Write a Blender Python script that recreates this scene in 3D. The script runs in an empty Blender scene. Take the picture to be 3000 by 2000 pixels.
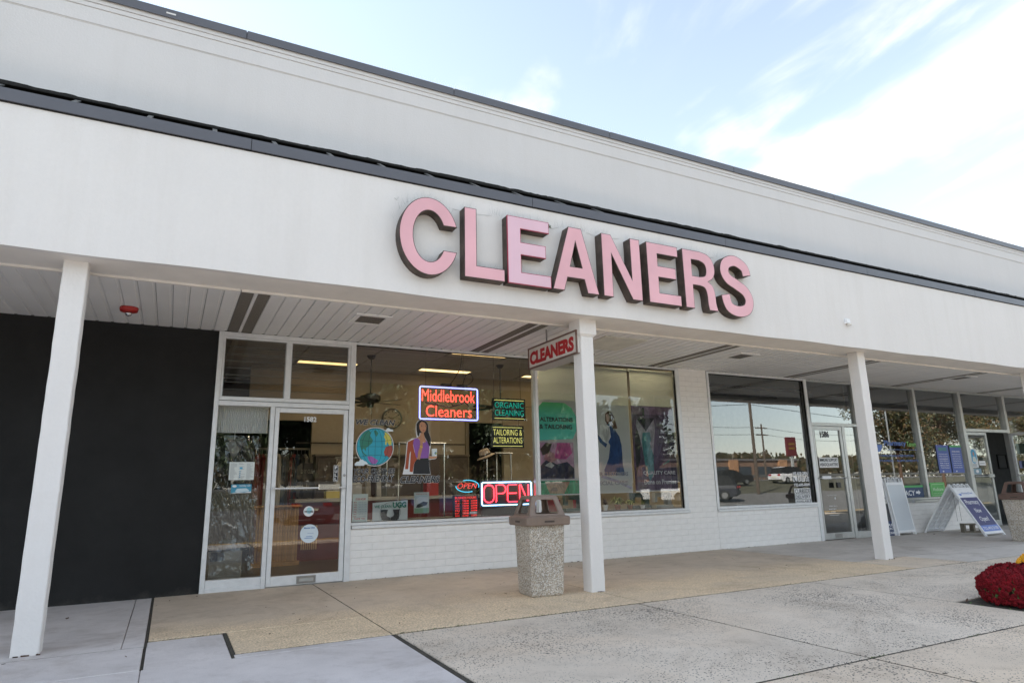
import bpy, bmesh, math, random
from math import radians as R, sin, cos, pi, sqrt
from mathutils import Vector, Matrix
random.seed(7)
S = bpy.context.scene
COL = S.collection
# outlines of printed figures, in metres on the shop-front plane (x, z)
w_out=[(3.313, 2.185), (3.379, 2.164), (3.418, 2.107), (3.424, 1.999), (3.462, 1.892), (3.454, 1.785), (3.431, 1.652), (3.473, 1.644), (3.469, 1.753), (3.556, 1.758), (3.554, 1.626), (3.533, 1.606), (3.426, 1.593), (3.456, 1.383), (3.031, 1.387), (3.065, 1.548), (3.088, 1.843), (3.161, 1.897), (3.236, 1.911), (3.223, 1.995), (3.222, 2.111), (3.253, 2.161)]
w_hair=[(3.313, 2.179), (3.379, 2.158), (3.412, 2.107), (3.418, 1.999), (3.457, 1.892), (3.448, 1.803), (3.43, 1.785), (3.396, 1.865), (3.358, 1.926), (3.343, 1.984), (3.282, 1.983), (3.268, 1.925), (3.245, 1.951), (3.23, 2.031), (3.229, 2.111), (3.259, 2.156)]
w_face=[(3.313, 2.149), (3.361, 2.132), (3.385, 2.088), (3.38, 2.034), (3.362, 1.998), (3.338, 1.98), (3.305, 1.997), (3.281, 2.032), (3.271, 2.085), (3.285, 2.13)]
w_neck=[(3.302, 2.006), (3.348, 1.993), (3.353, 1.926), (3.382, 1.864), (3.358, 1.838), (3.273, 1.89), (3.236, 1.911), (3.282, 1.934)]
w_blouse=[(3.198, 1.897), (3.245, 1.907), (3.34, 1.837), (3.382, 1.882), (3.43, 1.803), (3.435, 1.767), (3.422, 1.621), (3.286, 1.612), (3.23, 1.626), (3.2, 1.739), (3.181, 1.835)]
w_jacket=[(3.102, 1.848), (3.199, 1.893), (3.181, 1.809), (3.201, 1.713), (3.248, 1.608), (3.203, 1.547), (3.181, 1.417), (3.135, 1.427), (3.15, 1.721), (3.132, 1.678), (3.112, 1.461), (3.066, 1.461)]
w_skirt=[(3.235, 1.599), (3.286, 1.612), (3.422, 1.619), (3.451, 1.388), (3.186, 1.391), (3.203, 1.539)]
w_arm=[(3.33, 1.855), (3.331, 1.784), (3.304, 1.678), (3.286, 1.595), (3.248, 1.608), (3.261, 1.713), (3.288, 1.793), (3.283, 1.881), (3.31, 1.943), (3.339, 1.944), (3.344, 1.891)]
w_brace=[(3.282, 1.797), (3.329, 1.78), (3.326, 1.765), (3.282, 1.78)]
w_cup=[(3.473, 1.75), (3.552, 1.752), (3.542, 1.644), (3.483, 1.644)]
w_hand=[(3.421, 1.648), (3.483, 1.639), (3.545, 1.661), (3.55, 1.628), (3.531, 1.614), (3.424, 1.604)]
w_lips=[(3.322, 2.022), (3.338, 2.028), (3.357, 2.023), (3.338, 2.012)]
w_eyes=[(3.296, 2.079), (3.375, 2.08), (3.292, 2.095), (3.379, 2.097), (3.528, 1.688)]
g_na=[(2.426, 1.937), (2.468, 1.981), (2.52, 2.007), (2.556, 1.974), (2.54, 1.931), (2.585, 1.871), (2.577, 1.829), (2.518, 1.777), (2.492, 1.76), (2.485, 1.709), (2.458, 1.751), (2.433, 1.725), (2.459, 1.692), (2.486, 1.667), (2.512, 1.65), (2.478, 1.65), (2.433, 1.7), (2.41, 1.768), (2.395, 1.843), (2.406, 1.894)]
g_gl=[(2.599, 2.009), (2.634, 2.001), (2.662, 1.967), (2.636, 1.915), (2.618, 1.941), (2.6, 1.975)]
g_eu=[(2.755, 1.986), (2.804, 1.961), (2.837, 1.918), (2.859, 1.858), (2.857, 1.806), (2.826, 1.797), (2.789, 1.848), (2.781, 1.796), (2.763, 1.813), (2.766, 1.883), (2.743, 1.917), (2.756, 1.943)]
g_af=[(2.808, 1.788), (2.868, 1.797), (2.874, 1.737), (2.86, 1.659), (2.825, 1.621), (2.793, 1.651), (2.767, 1.642), (2.748, 1.702), (2.773, 1.771)]
g_sa=[(2.513, 1.641), (2.573, 1.642), (2.671, 1.582), (2.637, 1.536), (2.576, 1.536), (2.532, 1.583)]
g_c1=[(2.337, 1.512), (2.336, 1.541), (2.365, 1.566), (2.395, 1.57), (2.407, 1.595), (2.445, 1.599), (2.467, 1.578), (2.493, 1.57), (2.52, 1.545), (2.511, 1.532), (2.473, 1.528), (2.469, 1.511)]
g_c2=[(2.745, 2.003), (2.776, 2.017), (2.789, 2.039), (2.816, 2.044), (2.835, 2.027), (2.871, 2.023), (2.883, 1.996), (2.804, 1.994)]
p_lady=[(6.623, 2.22), (6.753, 2.149), (6.878, 1.98), (6.913, 1.833), (6.918, 1.494), (6.952, 1.337), (6.536, 1.342), (6.527, 1.424), (6.628, 1.614), (6.672, 1.831), (6.592, 1.975)]
p_head=[(6.602, 2.366), (6.665, 2.418), (6.74, 2.401), (6.793, 2.298), (6.842, 2.126), (6.765, 2.1), (6.683, 2.221), (6.635, 2.183), (6.594, 2.243)]
p_face=[(6.616, 2.355), (6.663, 2.373), (6.698, 2.32), (6.674, 2.233), (6.626, 2.232)]
p_bundle=[(6.486, 2.167), (6.578, 2.218), (6.678, 2.147), (6.696, 1.977), (6.614, 1.855), (6.528, 1.902), (6.46, 1.997)]
p_arm=[(6.424, 2.021), (6.528, 1.902), (6.614, 1.855), (6.58, 1.794), (6.468, 1.877), (6.42, 1.961)]
t_neck=[(7.315, 2.313), (7.66, 2.323), (7.455, 2.077)]
t_shirt=[(7.267, 2.299), (7.455, 2.084), (7.648, 2.297), (7.669, 2.17), (7.599, 1.74), (7.569, 1.294), (7.458, 1.295), (7.368, 1.714), (7.311, 1.986), (7.248, 2.185)]
t_tie=[(7.38, 2.058), (7.541, 2.071), (7.562, 1.94), (7.524, 1.877), (7.592, 1.665), (7.576, 1.367), (7.484, 1.221), (7.406, 1.418), (7.368, 1.714), (7.352, 1.912)]
t_lapel=[(7.669, 2.17), (7.882, 2.072), (7.754, 1.74), (7.602, 1.491), (7.608, 1.74)]
t_sq=[(7.782, 1.515), (7.943, 1.595), (7.939, 1.552), (7.796, 1.495)]
alt_oct=[(5.372, 2.52), (5.785, 2.52), (5.922, 2.441), (6.009, 2.3), (6.002, 2.061), (5.925, 1.929), (5.296, 1.898), (5.27, 1.909), (5.288, 2.441)]
txt=[(5.29, 2.255), (5.939, 2.202), (5.297, 2.144), (5.919, 2.083), (6.419, 1.326), (7.007, 1.253), (6.421, 1.209), (6.983, 1.138), (7.284, 1.338), (8.025, 1.256), (7.286, 1.217), (8.023, 1.139)]
alt_low=[(5.365, 1.242), (5.836, 1.246), (5.718, 1.056), (5.45, 1.062)]
# ---------------------------------------------------------------- camera
CAM = Vector((0.0753, -9.1021, 1.1773))
cd = bpy.data.cameras.new('camera'); cam = bpy.data.objects.new('camera', cd); COL.objects.link(cam)
F_ = Vector((0.45200853, 0.86463547, 0.21930298)).normalized()
R_ = Vector((0.88821275, -0.45893986, -0.02126763)); R_ = (R_ - F_ * R_.dot(F_)).normalized()
U_ = R_.cross(F_).normalized()
M = Matrix(((R_.x, U_.x, -F_.x, CAM.x), (R_.y, U_.y, -F_.y, CAM.y), (R_.z, U_.z, -F_.z, CAM.z), (0, 0, 0, 1)))
cam.matrix_world = M
cd.sensor_width = 36; cd.lens = 1894.1 / 3000 * 36; cd.clip_start = 0.05; cd.clip_end = 2000
S.camera = cam
S.render.resolution_x = 1024; S.render.resolution_y = 682
# ---------------------------------------------------------------- light
SUN_EL, SUN_AZ = 34.8, -58.0      # azimuth measured from +Y (behind the building) towards +X
w = bpy.data.worlds.new('World'); S.world = w; w.use_nodes = True
nt = w.node_tree; nt.nodes.clear()
def N(t, k, **kw):
    n = t.nodes.new(k)
    for a, b in kw.items():
        if a in n.inputs.keys() if isinstance(a, str) else False: n.inputs[a].default_value = b
        else: setattr(n, a, b)
    return n
def L(t, a, b): t.links.new(a, b)
def sky_world():
    out = nt.nodes.new('ShaderNodeOutputWorld'); bg = nt.nodes.new('ShaderNodeBackground')
    sky = nt.nodes.new('ShaderNodeTexSky'); sky.sky_type = 'NISHITA'; sky.sun_disc = False
    sky.sun_elevation = R(SUN_EL); sky.sun_rotation = R(SUN_AZ); sky.dust_density = 0.3; sky.altitude = 20
    hsv = nt.nodes.new('ShaderNodeHueSaturation'); hsv.inputs['Saturation'].default_value = 0.62; hsv.inputs['Value'].default_value = 1.42
    L(nt, sky.outputs[0], hsv.inputs['Color']); hsv.inputs['Hue'].default_value = 0.491
    tc = nt.nodes.new('ShaderNodeTexCoord'); sep = nt.nodes.new('ShaderNodeSeparateXYZ'); L(nt, tc.outputs['Generated'], sep.inputs[0])
    def m(op, a, b=None, c=None):
        n = nt.nodes.new('ShaderNodeMath'); n.operation = op
        for i, v in enumerate((a, b, c)):
            if v is None: continue
            if isinstance(v, (int, float)): n.inputs[i].default_value = v
            else: L(nt, v, n.inputs[i])
        return n.outputs[0]
    z = m('MAXIMUM', m('ADD', sep.outputs[2], 0.08), 0.06)
    u = m('DIVIDE', sep.outputs[0], z); v = m('DIVIDE', sep.outputs[1], z)
    # cirrus: noise on the cloud plane, stretched along one direction, warped
    def cloud(ang, sx, sy, sc, off, lo, hi, det=8, dist=0.6):
        ca, sa = cos(R(ang)), sin(R(ang))
        a = m('ADD', m('MULTIPLY', u, ca * sx), m('MULTIPLY', v, sa * sx))
        b = m('ADD', m('MULTIPLY', u, -sa * sy), m('MULTIPLY', v, ca * sy))
        cmb = nt.nodes.new('ShaderNodeCombineXYZ'); L(nt, a, cmb.inputs[0]); L(nt, b, cmb.inputs[1]); cmb.inputs[2].default_value = off
        no = nt.nodes.new('ShaderNodeTexNoise'); no.inputs['Scale'].default_value = sc; no.inputs['Detail'].default_value = det
        no.inputs['Roughness'].default_value = 0.54; no.inputs['Distortion'].default_value = dist
        L(nt, cmb.outputs[0], no.inputs['Vector'])
        mr = nt.nodes.new('ShaderNodeMapRange'); mr.interpolation_type = 'SMOOTHSTEP'
        mr.inputs['From Min'].default_value = lo; mr.inputs['From Max'].default_value = hi
        L(nt, no.outputs[0], mr.inputs['Value']); return mr.outputs[0]
    warp = cloud(90, 1.0, 1.0, 1.5, 2.2, 0.0, 1.0, 6, 0.4)          # plain 0..1 noise
    fine = cloud(80, 0.55, 2.2, 1.5, 5.3, 0.15, 0.85, 9, 0.7)       # streaks along the wind
    puff = cloud(70, 0.8, 1.5, 1.3, 9.1, 0.35, 0.70, 8, 0.5)
    uw = m('ADD', u, m('MULTIPLY', m('SUBTRACT', warp, 0.5), 0.55))
    band = m('MULTIPLY_ADD', m('COSINE', m('MULTIPLY', m('SUBTRACT', uw, 1.45), 2 * pi / 0.84)), 0.5, 0.5)
    def mr(val, a, b):
        n = nt.nodes.new('ShaderNodeMapRange'); n.interpolation_type = 'SMOOTHSTEP'; L(nt, val, n.inputs['Value'])
        n.inputs['From Min'].default_value = a; n.inputs['From Max'].default_value = b; return n.outputs[0]
    amp = m('MULTIPLY', mr(u, 0.80, 1.25), mr(v, -0.9, 0.2)); fill_veil = m('MULTIPLY', mr(v, 0.4, -0.8), 0.26)  # thin cloud added behind the camera to neutralise the light
    body = m('MULTIPLY', mr(m('ADD', m('MULTIPLY', band, 0.72), m('MULTIPLY', fine, 0.46)), 0.40, 1.16), amp)
    wisp = m('MULTIPLY', mr(m('MULTIPLY', fine, puff), 0.30, 0.85), m('MULTIPLY_ADD', mr(v, -0.5, 0.4), 0.7, 0.0))
    cl = m('MINIMUM', m('ADD', m('ADD', body, wisp), fill_veil), 1.0)
    mix = nt.nodes.new('ShaderNodeMix'); mix.data_type = 'RGBA'
    L(nt, cl, mix.inputs['Factor']); L(nt, hsv.outputs[0], mix.inputs[6]); mix.inputs[7].default_value = (CLOUD, CLOUD * 0.985, CLOUD * 0.965, 1)
    L(nt, mix.outputs[2], bg.inputs[0]); bg.inputs[1].default_value = 0.07
    L(nt, bg.outputs[0], out.inputs[0])
CLOUD = 5.6
sky_world()
sl = bpy.data.lights.new('sun', 'SUN'); sun = bpy.data.objects.new('sun', sl); COL.objects.link(sun)
sl.energy = 5.0; sl.angle = R(1.5); sl.color = (1.0, 0.94, 0.85)
sdir = Vector((sin(R(SUN_AZ)) * cos(R(SUN_EL)), cos(R(SUN_AZ)) * cos(R(SUN_EL)), sin(R(SUN_EL))))
sun.rotation_euler = sdir.to_track_quat('Z', 'Y').to_euler(); sun.location = (0, 0, 20)
S.view_settings.view_transform = 'Standard'; S.view_settings.look = 'None'; S.view_settings.gamma = 1
S.view_settings.use_curve_mapping = False; S.view_settings.exposure = 2.0
S.render.engine = 'CYCLES'; S.cycles.max_bounces = 8; S.cycles.transparent_max_bounces = 16; S.cycles.use_denoising = True
S.cycles.sample_clamp_indirect = 6; S.cycles.caustics_reflective = False

# ---------------------------------------------------------------- materials
def new_mat(name):
    m = bpy.data.materials.new(name); m.use_nodes = True
    t = m.node_tree; b = t.nodes['Principled BSDF']; return m, t, b
def texco(t, scale=(1, 1, 1)):
    tc = t.nodes.new('ShaderNodeTexCoord'); mp = t.nodes.new('ShaderNodeMapping'); mp.inputs['Scale'].default_value = scale
    L(t, tc.outputs['Object'], mp.inputs['Vector']); return mp.outputs[0]
def noise(t, vec, scale, detail=4, rough=0.55, dist=0):
    n = t.nodes.new('ShaderNodeTexNoise'); n.inputs['Scale'].default_value = scale; n.inputs['Detail'].default_value = detail
    n.inputs['Roughness'].default_value = rough; n.inputs['Distortion'].default_value = dist
    L(t, vec, n.inputs['Vector']); return n.outputs[0]
def ramp(t, fac, stops):
    r = t.nodes.new('ShaderNodeValToRGB'); e = r.color_ramp.elements
    while len(e) < len(stops): e.new(0.5)
    for i, (p, c) in enumerate(stops):
        e[i].position = p; e[i].color = (c[0], c[1], c[2], 1) if isinstance(c, (tuple, list)) else (c, c, c, 1)
    L(t, fac, r.inputs[0]); return r.outputs[0]
def mixc(t, fac, a, b, mode='MIX'):
    x = t.nodes.new('ShaderNodeMix'); x.data_type = 'RGBA'; x.blend_type = mode
    for i, v in ((0, fac), (6, a), (7, b)):
        if isinstance(v, (int, float)): x.inputs[i].default_value = v
        elif isinstance(v, (tuple, list)): x.inputs[i].default_value = (v[0], v[1], v[2], 1)
        else: L(t, v, x.inputs[i])
    return x.outputs[2]
def bump(t, b, h, strength=0.3, dist=0.005):
    n = t.nodes.new('ShaderNodeBump'); n.inputs['Strength'].default_value = strength; n.inputs['Distance'].default_value = dist
    L(t, h, n.inputs['Height']); L(t, n.outputs[0], b.inputs['Normal'])
def mul(c, k): return (c[0] * k, c[1] * k, c[2] * k)
def plain(name, c, rough=0.5, metal=0.0, var=0.12, vs=6.0, bs=0.0, bscale=60, spec=0.5, rnd=0.0):
    m, t, b = new_mat(name); v = texco(t)
    n = noise(t, v, vs, 6)
    col = ramp(t, n, [(0.3, mul(c, 1 - var)), (0.7, mul(c, 1 + var))])
    if rnd:
        oi = t.nodes.new('ShaderNodeObjectInfo')
        col = mixc(t, 1.0, col, ramp(t, oi.outputs['Random'], [(0, 1 - rnd), (1, 1.0)]), 'MULTIPLY')
    L(t, col, b.inputs['Base Color']); b.inputs['Roughness'].default_value = rough; b.inputs['Metallic'].default_value = metal
    b.inputs['Specular IOR Level'].default_value = spec
    if bs: bump(t, b, noise(t, v, bscale, 5), bs, 0.004)
    return m
def stucco(name, c, dirt=0.06, bscale=90, bs=0.35, streak=0.5):
    m, t, b = new_mat(name); v = texco(t)
    big = noise(t, v, 0.7, 5, 0.6); sv = texco(t, (3.0, 3.0, 0.25)); st = noise(t, sv, 1.6, 6, 0.65)
    col = ramp(t, big, [(0.3, mul(c, 1 - dirt)), (0.72, c)])
    col = mixc(t, streak, col, ramp(t, st, [(0.3, (0.9, 0.89, 0.87)), (0.55, (1, 1, 1))]), 'MULTIPLY')
    fine = noise(t, v, 35, 3); col = mixc(t, 1, col, ramp(t, fine, [(0.2, 0.97), (0.8, 1.0)]), 'MULTIPLY')
    L(t, col, b.inputs['Base Color']); b.inputs['Roughness'].default_value = 0.85; b.inputs['Specular IOR Level'].default_value = 0.25
    h = t.nodes.new('ShaderNodeMath'); h.operation = 'ADD'; L(t, noise(t, v, bscale, 5), h.inputs[0]); L(t, noise(t, v, bscale * 0.14, 3), h.inputs[1])
    bump(t, b, h.outputs[0], bs, 0.006); return m
def concrete(name, c, speck=None, tint=None, dens=0.5, wear=None):
    """speck: dark aggregate; tint: warm stain colour; wear: second colour (washed aggregate) away from the wall"""
    m, t, b = new_mat(name); v = texco(t)
    col = ramp(t, noise(t, v, 1.1, 7, 0.62), [(0.3, mul(c, 0.86)), (0.7, mul(c, 1.08))])
    if wear:
        sp = t.nodes.new('ShaderNodeSeparateXYZ'); L(t, v, sp.inputs[0])
        a = t.nodes.new('ShaderNodeMath'); a.operation = 'MULTIPLY_ADD'; L(t, noise(t, v, 1.3, 4), a.inputs[0]); a.inputs[1].default_value = 1.0; L(t, sp.outputs[1], a.inputs[2])
        f = t.nodes.new('ShaderNodeMapRange'); f.interpolation_type = 'SMOOTHSTEP'; f.inputs['From Min'].default_value = -1.0; f.inputs['From Max'].default_value = -2.35
        L(t, a.outputs[0], f.inputs['Value']); col = mixc(t, f.outputs[0], col, ramp(t, noise(t, v, 60, 3), [(0.32, mul(wear, 0.55)), (0.68, mul(wear, 1.25))]))
    if tint: col = mixc(t, ramp(t, noise(t, v, 0.55, 5, 0.6, 0.5), [(0.5, 0), (0.72, 0.7)]), col, tint)
    col = mixc(t, 1, col, ramp(t, noise(t, v, 130, 2), [(0.25, 0.86), (0.7, 1.05)]), 'MULTIPLY')
    h = noise(t, v, 120, 4)
    if speck:
        vo = t.nodes.new('ShaderNodeTexVoronoi'); vo.inputs['Scale'].default_value = 50; vo.inputs['Randomness'].default_value = 1
        sv = texco(t, (1, 1.0, 1)); L(t, sv, vo.inputs['Vector'])
        thr = t.nodes.new('ShaderNodeMath'); thr.operation = 'MULTIPLY'
        L(t, ramp(t, noise(t, v, 0.9, 4, 0.7), [(0.32, 0.08), (0.68, 0.34)]), thr.inputs[0]); thr.inputs[1].default_value = dens * 2
        lt = t.nodes.new('ShaderNodeMath'); lt.operation = 'LESS_THAN'; L(t, vo.outputs['Distance'], lt.inputs[0]); L(t, thr.outputs[0], lt.inputs[1])
        col = mixc(t, lt.outputs[0], col, mixc(t, vo.outputs['Color'], mul(speck, 0.6), mul(speck, 2.2)))
    st = noise(t, v, 0.8, 8, 0.72, 1.2); col = mixc(t, 1, col, ramp(t, st, [(0.33, (0.80, 0.78, 0.76)), (0.50, (1, 1, 1))]), 'MULTIPLY')
    st2 = noise(t, v, 5.5, 6, 0.75); col = mixc(t, 1, col, ramp(t, st2, [(0.30, (0.86, 0.85, 0.84)), (0.48, (1, 1, 1)), (0.74, (1.05, 1.05, 1.04))]), 'MULTIPLY')
    # small dark spots: gum and leaf bits
    vo2 = t.nodes.new('ShaderNodeTexVoronoi'); vo2.inputs['Scale'].default_value = 2.3; L(t, v, vo2.inputs['Vector'])
    lt2 = t.nodes.new('ShaderNodeMath'); lt2.operation = 'LESS_THAN'; L(t, vo2.outputs['Distance'], lt2.inputs[0]); lt2.inputs[1].default_value = 0.035
    col = mixc(t, lt2.outputs[0], col, (0.09, 0.075, 0.06))
    L(t, col, b.inputs['Base Color']); b.inputs['Roughness'].default_value = 0.88; b.inputs['Specular IOR Level'].default_value = 0.3
    bump(t, b, h, 0.5, 0.004); return m
def emit(name, c, s):
    m, t, b = new_mat(name); b.inputs['Base Color'].default_value = (*mul(c, .5), 1); b.inputs['Emission Color'].default_value = (*c, 1); b.inputs['Emission Strength'].default_value = s; return m
def glass(name, k=2.2, tint=(0.95, 0.97, 0.96), rough=0.0, bands=False):
    m, t, b = new_mat(name); t.nodes.remove(b); out = t.nodes['Material Output']
    tr = t.nodes.new('ShaderNodeBsdfTransparent'); tr.inputs[0].default_value = (*tint, 1)
    gl = t.nodes.new('ShaderNodeBsdfGlossy'); gl.inputs['Roughness'].default_value = rough; gl.inputs[0].default_value = (0.95, 0.97, 0.97, 1)
    fr = t.nodes.new('ShaderNodeFresnel'); fr.inputs[0].default_value = 1.5
    mm = t.nodes.new('ShaderNodeMath'); mm.operation = 'MULTIPLY'; mm.use_clamp = True; L(t, fr.outputs[0], mm.inputs[0]); mm.inputs[1].default_value = k
    mx = t.nodes.new('ShaderNodeMixShader'); L(t, mm.outputs[0], mx.inputs[0]); L(t, tr.outputs[0], mx.inputs[1]); L(t, gl.outputs[0], mx.inputs[2])
    v = texco(t); nb = t.nodes.new('ShaderNodeBump'); nb.inputs['Strength'].default_value = 0.05; nb.inputs['Distance'].default_value = 0.002
    L(t, noise(t, v, 1.2, 2), nb.inputs['Height']); L(t, nb.outputs[0], gl.inputs['Normal'])
    L(t, mx.outputs[0], out.inputs[0]); return m

M_ = {}
M_['white'] = stucco('fascia_stucco', (0.775, 0.750, 0.730), 0.05, 70, 0.35, 0.35)
M_['upper'] = stucco('upper_stucco', (0.68, 0.66, 0.65), 0.05, 55, 0.3, 0.22)
M_['column'] = stucco('column_paint', (0.80, 0.775, 0.755), 0.05, 45, 0.5, 0.3)
def blackwall():
    m, t, b = new_mat('black_wall_paint'); v = texco(t); sp = t.nodes.new('ShaderNodeSeparateXYZ'); L(t, v, sp.inputs[0])
    a = t.nodes.new('ShaderNodeMath'); a.operation = 'MULTIPLY_ADD'; L(t, noise(t, v, 5, 6, .7), a.inputs[0]); a.inputs[1].default_value = -.45; L(t, sp.outputs[2], a.inputs[2])
    f = t.nodes.new('ShaderNodeMapRange'); f.inputs['From Min'].default_value = -.16; f.inputs['From Max'].default_value = -.30; L(t, a.outputs[0], f.inputs['Value'])
    col = ramp(t, noise(t, v, 1.3, 7, .65), [(.3, .017), (.7, .025)]); col = mixc(t, ramp(t, noise(t, v, 9, 5, .7), [(.64, 0), (.78, .15)]), col, (.045, .044, .042))
    col = mixc(t, f.outputs[0], col, (.05, .047, .043)); L(t, col, b.inputs['Base Color']); b.inputs['Roughness'].default_value = .9; b.inputs['Specular IOR Level'].default_value = .25
    bump(t, b, noise(t, v, 38, 6), .8, .006); return m
M_['black'] = blackwall()
M_['brick'] = plain('painted_brick', (0.87, 0.85, 0.825), 0.7, 0, 0.04, 9, 0.35, 45, 0.4, 0.012)
M_['mortar'] = plain('painted_mortar', (0.74, 0.72, 0.70), 0.8, 0, 0.1, 12, 0.4, 60)
M_['coping'] = plain('grey_coping_metal', (0.105, 0.108, 0.125), 0.45, 0.1, 0.07, 2.5, 0.06, 4)
M_['dark'] = plain('dark_recess', (0.012, 0.012, 0.012), 0.9)
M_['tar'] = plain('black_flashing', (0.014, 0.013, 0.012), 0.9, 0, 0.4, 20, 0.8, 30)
M_['brace'] = plain('galvanised_brace', (0.16, 0.16, 0.155), 0.5, 0.3)
M_['soffit'] = plain('soffit_white_metal', (0.88, 0.87, 0.855), 0.5, 0, 0.04, 1.5, 0.05, 6, 0.5, 0.05)
M_['trimw'] = plain('beam_trim_paint', (0.80, 0.76, 0.71), 0.6, 0, 0.06, 3, 0.2, 30)
M_['groove'] = plain('soffit_groove', (0.34, 0.33, 0.31), 0.8)
M_['cream'] = plain('cream_panel', (0.66, 0.64, 0.56), 0.7)
M_['alum'] = plain('white_aluminium', (0.74, 0.75, 0.76), 0.4, 0.1, 0.06, 14, 0.1, 50)
M_['alumgrey'] = plain('grey_aluminium', (0.50, 0.51, 0.50), 0.35, 0.5, 0.06, 10)
M_['chrome'] = plain('chrome', (0.6, 0.6, 0.6), 0.12, 1.0, 0.02)
M_['steel'] = plain('brushed_steel', (0.4, 0.4, 0.4), 0.3, 0.9)
M_['rubber'] = plain('black_rubber', (0.01, 0.01, 0.01), 0.6)
M_['glass'] = glass('shop_glass', 1.7)
M_['glass2'] = glass('tinted_glass', 3.2, (0.62, 0.66, 0.65))
M_['glass3'] = glass('pharmacy_glass', 2.8, (0.7, 0.74, 0.72))
M_['louvre'] = glass('louvre_glass', 2.0, (0.62, 0.62, 0.58), 0.05)
M_['plastic'] = glass('clear_plastic_film', 1.9, (0.9, 0.92, 0.92), 0.03)
M_['pink'] = plain('faded_pink_acrylic', (0.76, 0.42, 0.465), 0.5, 0, 0.09, 1.6)
M_['pink2'] = plain('faded_lilac_pink_acrylic', (0.74, 0.49, 0.57), 0.4, 0, 0.05, 2.0)
M_['ret'] = plain('rusty_dark_return', (0.070, 0.052, 0.042), 0.7, 0, 0.5, 8, 0.3, 30)
M_['redtrim'] = plain('red_trim', (0.35, 0.02, 0.06), 0.5)
M_['redpaint'] = plain('red_lettering', (0.42, 0.015, 0.02), 0.5, 0, 0.05)
M_['signwhite'] = plain('sign_face_white', (0.68, 0.65, 0.60), 0.45, 0, 0.08, 5)
M_['signframe'] = plain('sign_frame', (0.16, 0.09, 0.07), 0.6)
M_['brown'] = plain('brown_plastic', (0.205, 0.150, 0.118), 0.45, 0, 0.12, 9, 0.2, 60)
M_['brown2'] = plain('dark_brown_plastic', (0.14, 0.088, 0.07), 0.45, 0, 0.12, 9, 0.2, 60)
M_['wire'] = plain('steel_wire', (0.5, 0.49, 0.47), 0.4, 0.7)
M_['wirew'] = plain('pale_plastic_spike', (0.75, 0.78, 0.80), 0.4)
M_['tan'] = plain('tan_wall_paint', (0.42, 0.37, 0.285), 0.8, 0, 0.06, 2)
M_['ceil'] = plain('ceiling_tile', (0.55, 0.53, 0.50), 0.9, 0, 0.05, 20, 0.2, 80, 0.5, 0.12)
M_['ceilbar'] = plain('ceiling_grid_bar', (0.3, 0.29, 0.27), 0.6)
M_['lamp'] = emit('warm_light_panel', (1.0, 0.66, 0.27), 0.75)
M_['lamp_fill'] = emit('added_fill_panel', (1.0, 0.84, 0.58), 4.5)  # stronger glow for the unseen panels added to brighten the room
M_['floor'] = plain('dark_floor', (0.06, 0.055, 0.05), 0.3, 0, 0.2, 5)
M_['maroon'] = plain('maroon_laminate', (0.13, 0.022, 0.022), 0.35, 0, 0.15, 4)
M_['counter'] = plain('grey_counter_top', (0.38, 0.37, 0.35), 0.3)
M_['oak'] = plain('oak_slat', (0.46, 0.27, 0.12), 0.5, 0, 0.25, 14, 0.1, 30, 0.5, 0.25)
M_['blackp'] = plain('black_plastic', (0.012, 0.012, 0.013), 0.4)
M_['blackf'] = plain('black_cloth', (0.012, 0.013, 0.016), 0.8, 0, 0.3, 20)
M_['greywall'] = plain('grey_interior_wall', (0.40, 0.40, 0.38), 0.8)
M_['darkwall'] = plain('dark_interior_wall', (0.13, 0.13, 0.135), 0.8)
M_['greyfloor'] = plain('grey_carpet', (0.18, 0.18, 0.175), 0.9)
M_['felt'] = plain('brown_felt', (0.25, 0.2, 0.15), 0.9)
M_['green'] = plain('leaf_green', (0.06, 0.12, 0.03), 0.6, 0, 0.4, 20)
M_['paleleaf'] = plain('pale_green_leaf', (0.26, 0.30, 0.13), 0.6, 0, 0.3, 20)
M_['terracotta'] = plain('terracotta', (0.38, 0.16, 0.09), 0.8, 0, 0.15, 20)
M_['whitepot'] = plain('white_ceramic', (0.75, 0.75, 0.74), 0.3)
M_['mum'] = plain('crimson_petals', (0.17, 0.004, 0.009), 0.85, 0, 0.55, 30, 0, 60, 0.3)
M_['mumy'] = plain('yellow_petals', (0.75, 0.36, 0.01), 0.7, 0, 0.3, 30)
M_['soil'] = plain('dark_soil', (0.035, 0.026, 0.018), 0.95, 0, 0.5, 40, 0.9, 50)
M_['asphalt'] = plain('asphalt', (0.15, 0.145, 0.138), 0.9, 0, 0.25, 30, 0.5, 120)
M_['yellow'] = plain('yellow_road_paint', (0.62, 0.36, 0.05), 0.7, 0, 0.2, 8)
M_['roadwhite'] = plain('white_road_paint', (0.6, 0.6, 0.58), 0.7, 0, 0.2, 8)
M_['grass'] = plain('dry_grass', (0.085, 0.08, 0.05), 0.9, 0, 0.4, 8)
M_['newcon'] = concrete('new_grey_concrete', (0.62, 0.58, 0.57))
M_['tancon'] = concrete('tan_aggregate_concrete', (0.60, 0.505, 0.41), None, (0.48, 0.40, 0.32), 0.5, (0.76, 0.60, 0.415))
M_['speck'] = concrete('speckled_grey_concrete', (0.66, 0.575, 0.48), (0.05, 0.05, 0.05), (0.66, 0.54, 0.42), 0.62)
M_['speckw'] = concrete('speckled_warm_concrete', (0.67, 0.56, 0.445), (0.06, 0.06, 0.06), (0.70, 0.56, 0.41), 0.6)
M_['greycon'] = concrete('smooth_grey_concrete', (0.60, 0.555, 0.51))
M_['joint'] = plain('joint_filler', (0.05, 0.045, 0.035), 0.95, 0, 0.5, 14, 0.5, 60)
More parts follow.
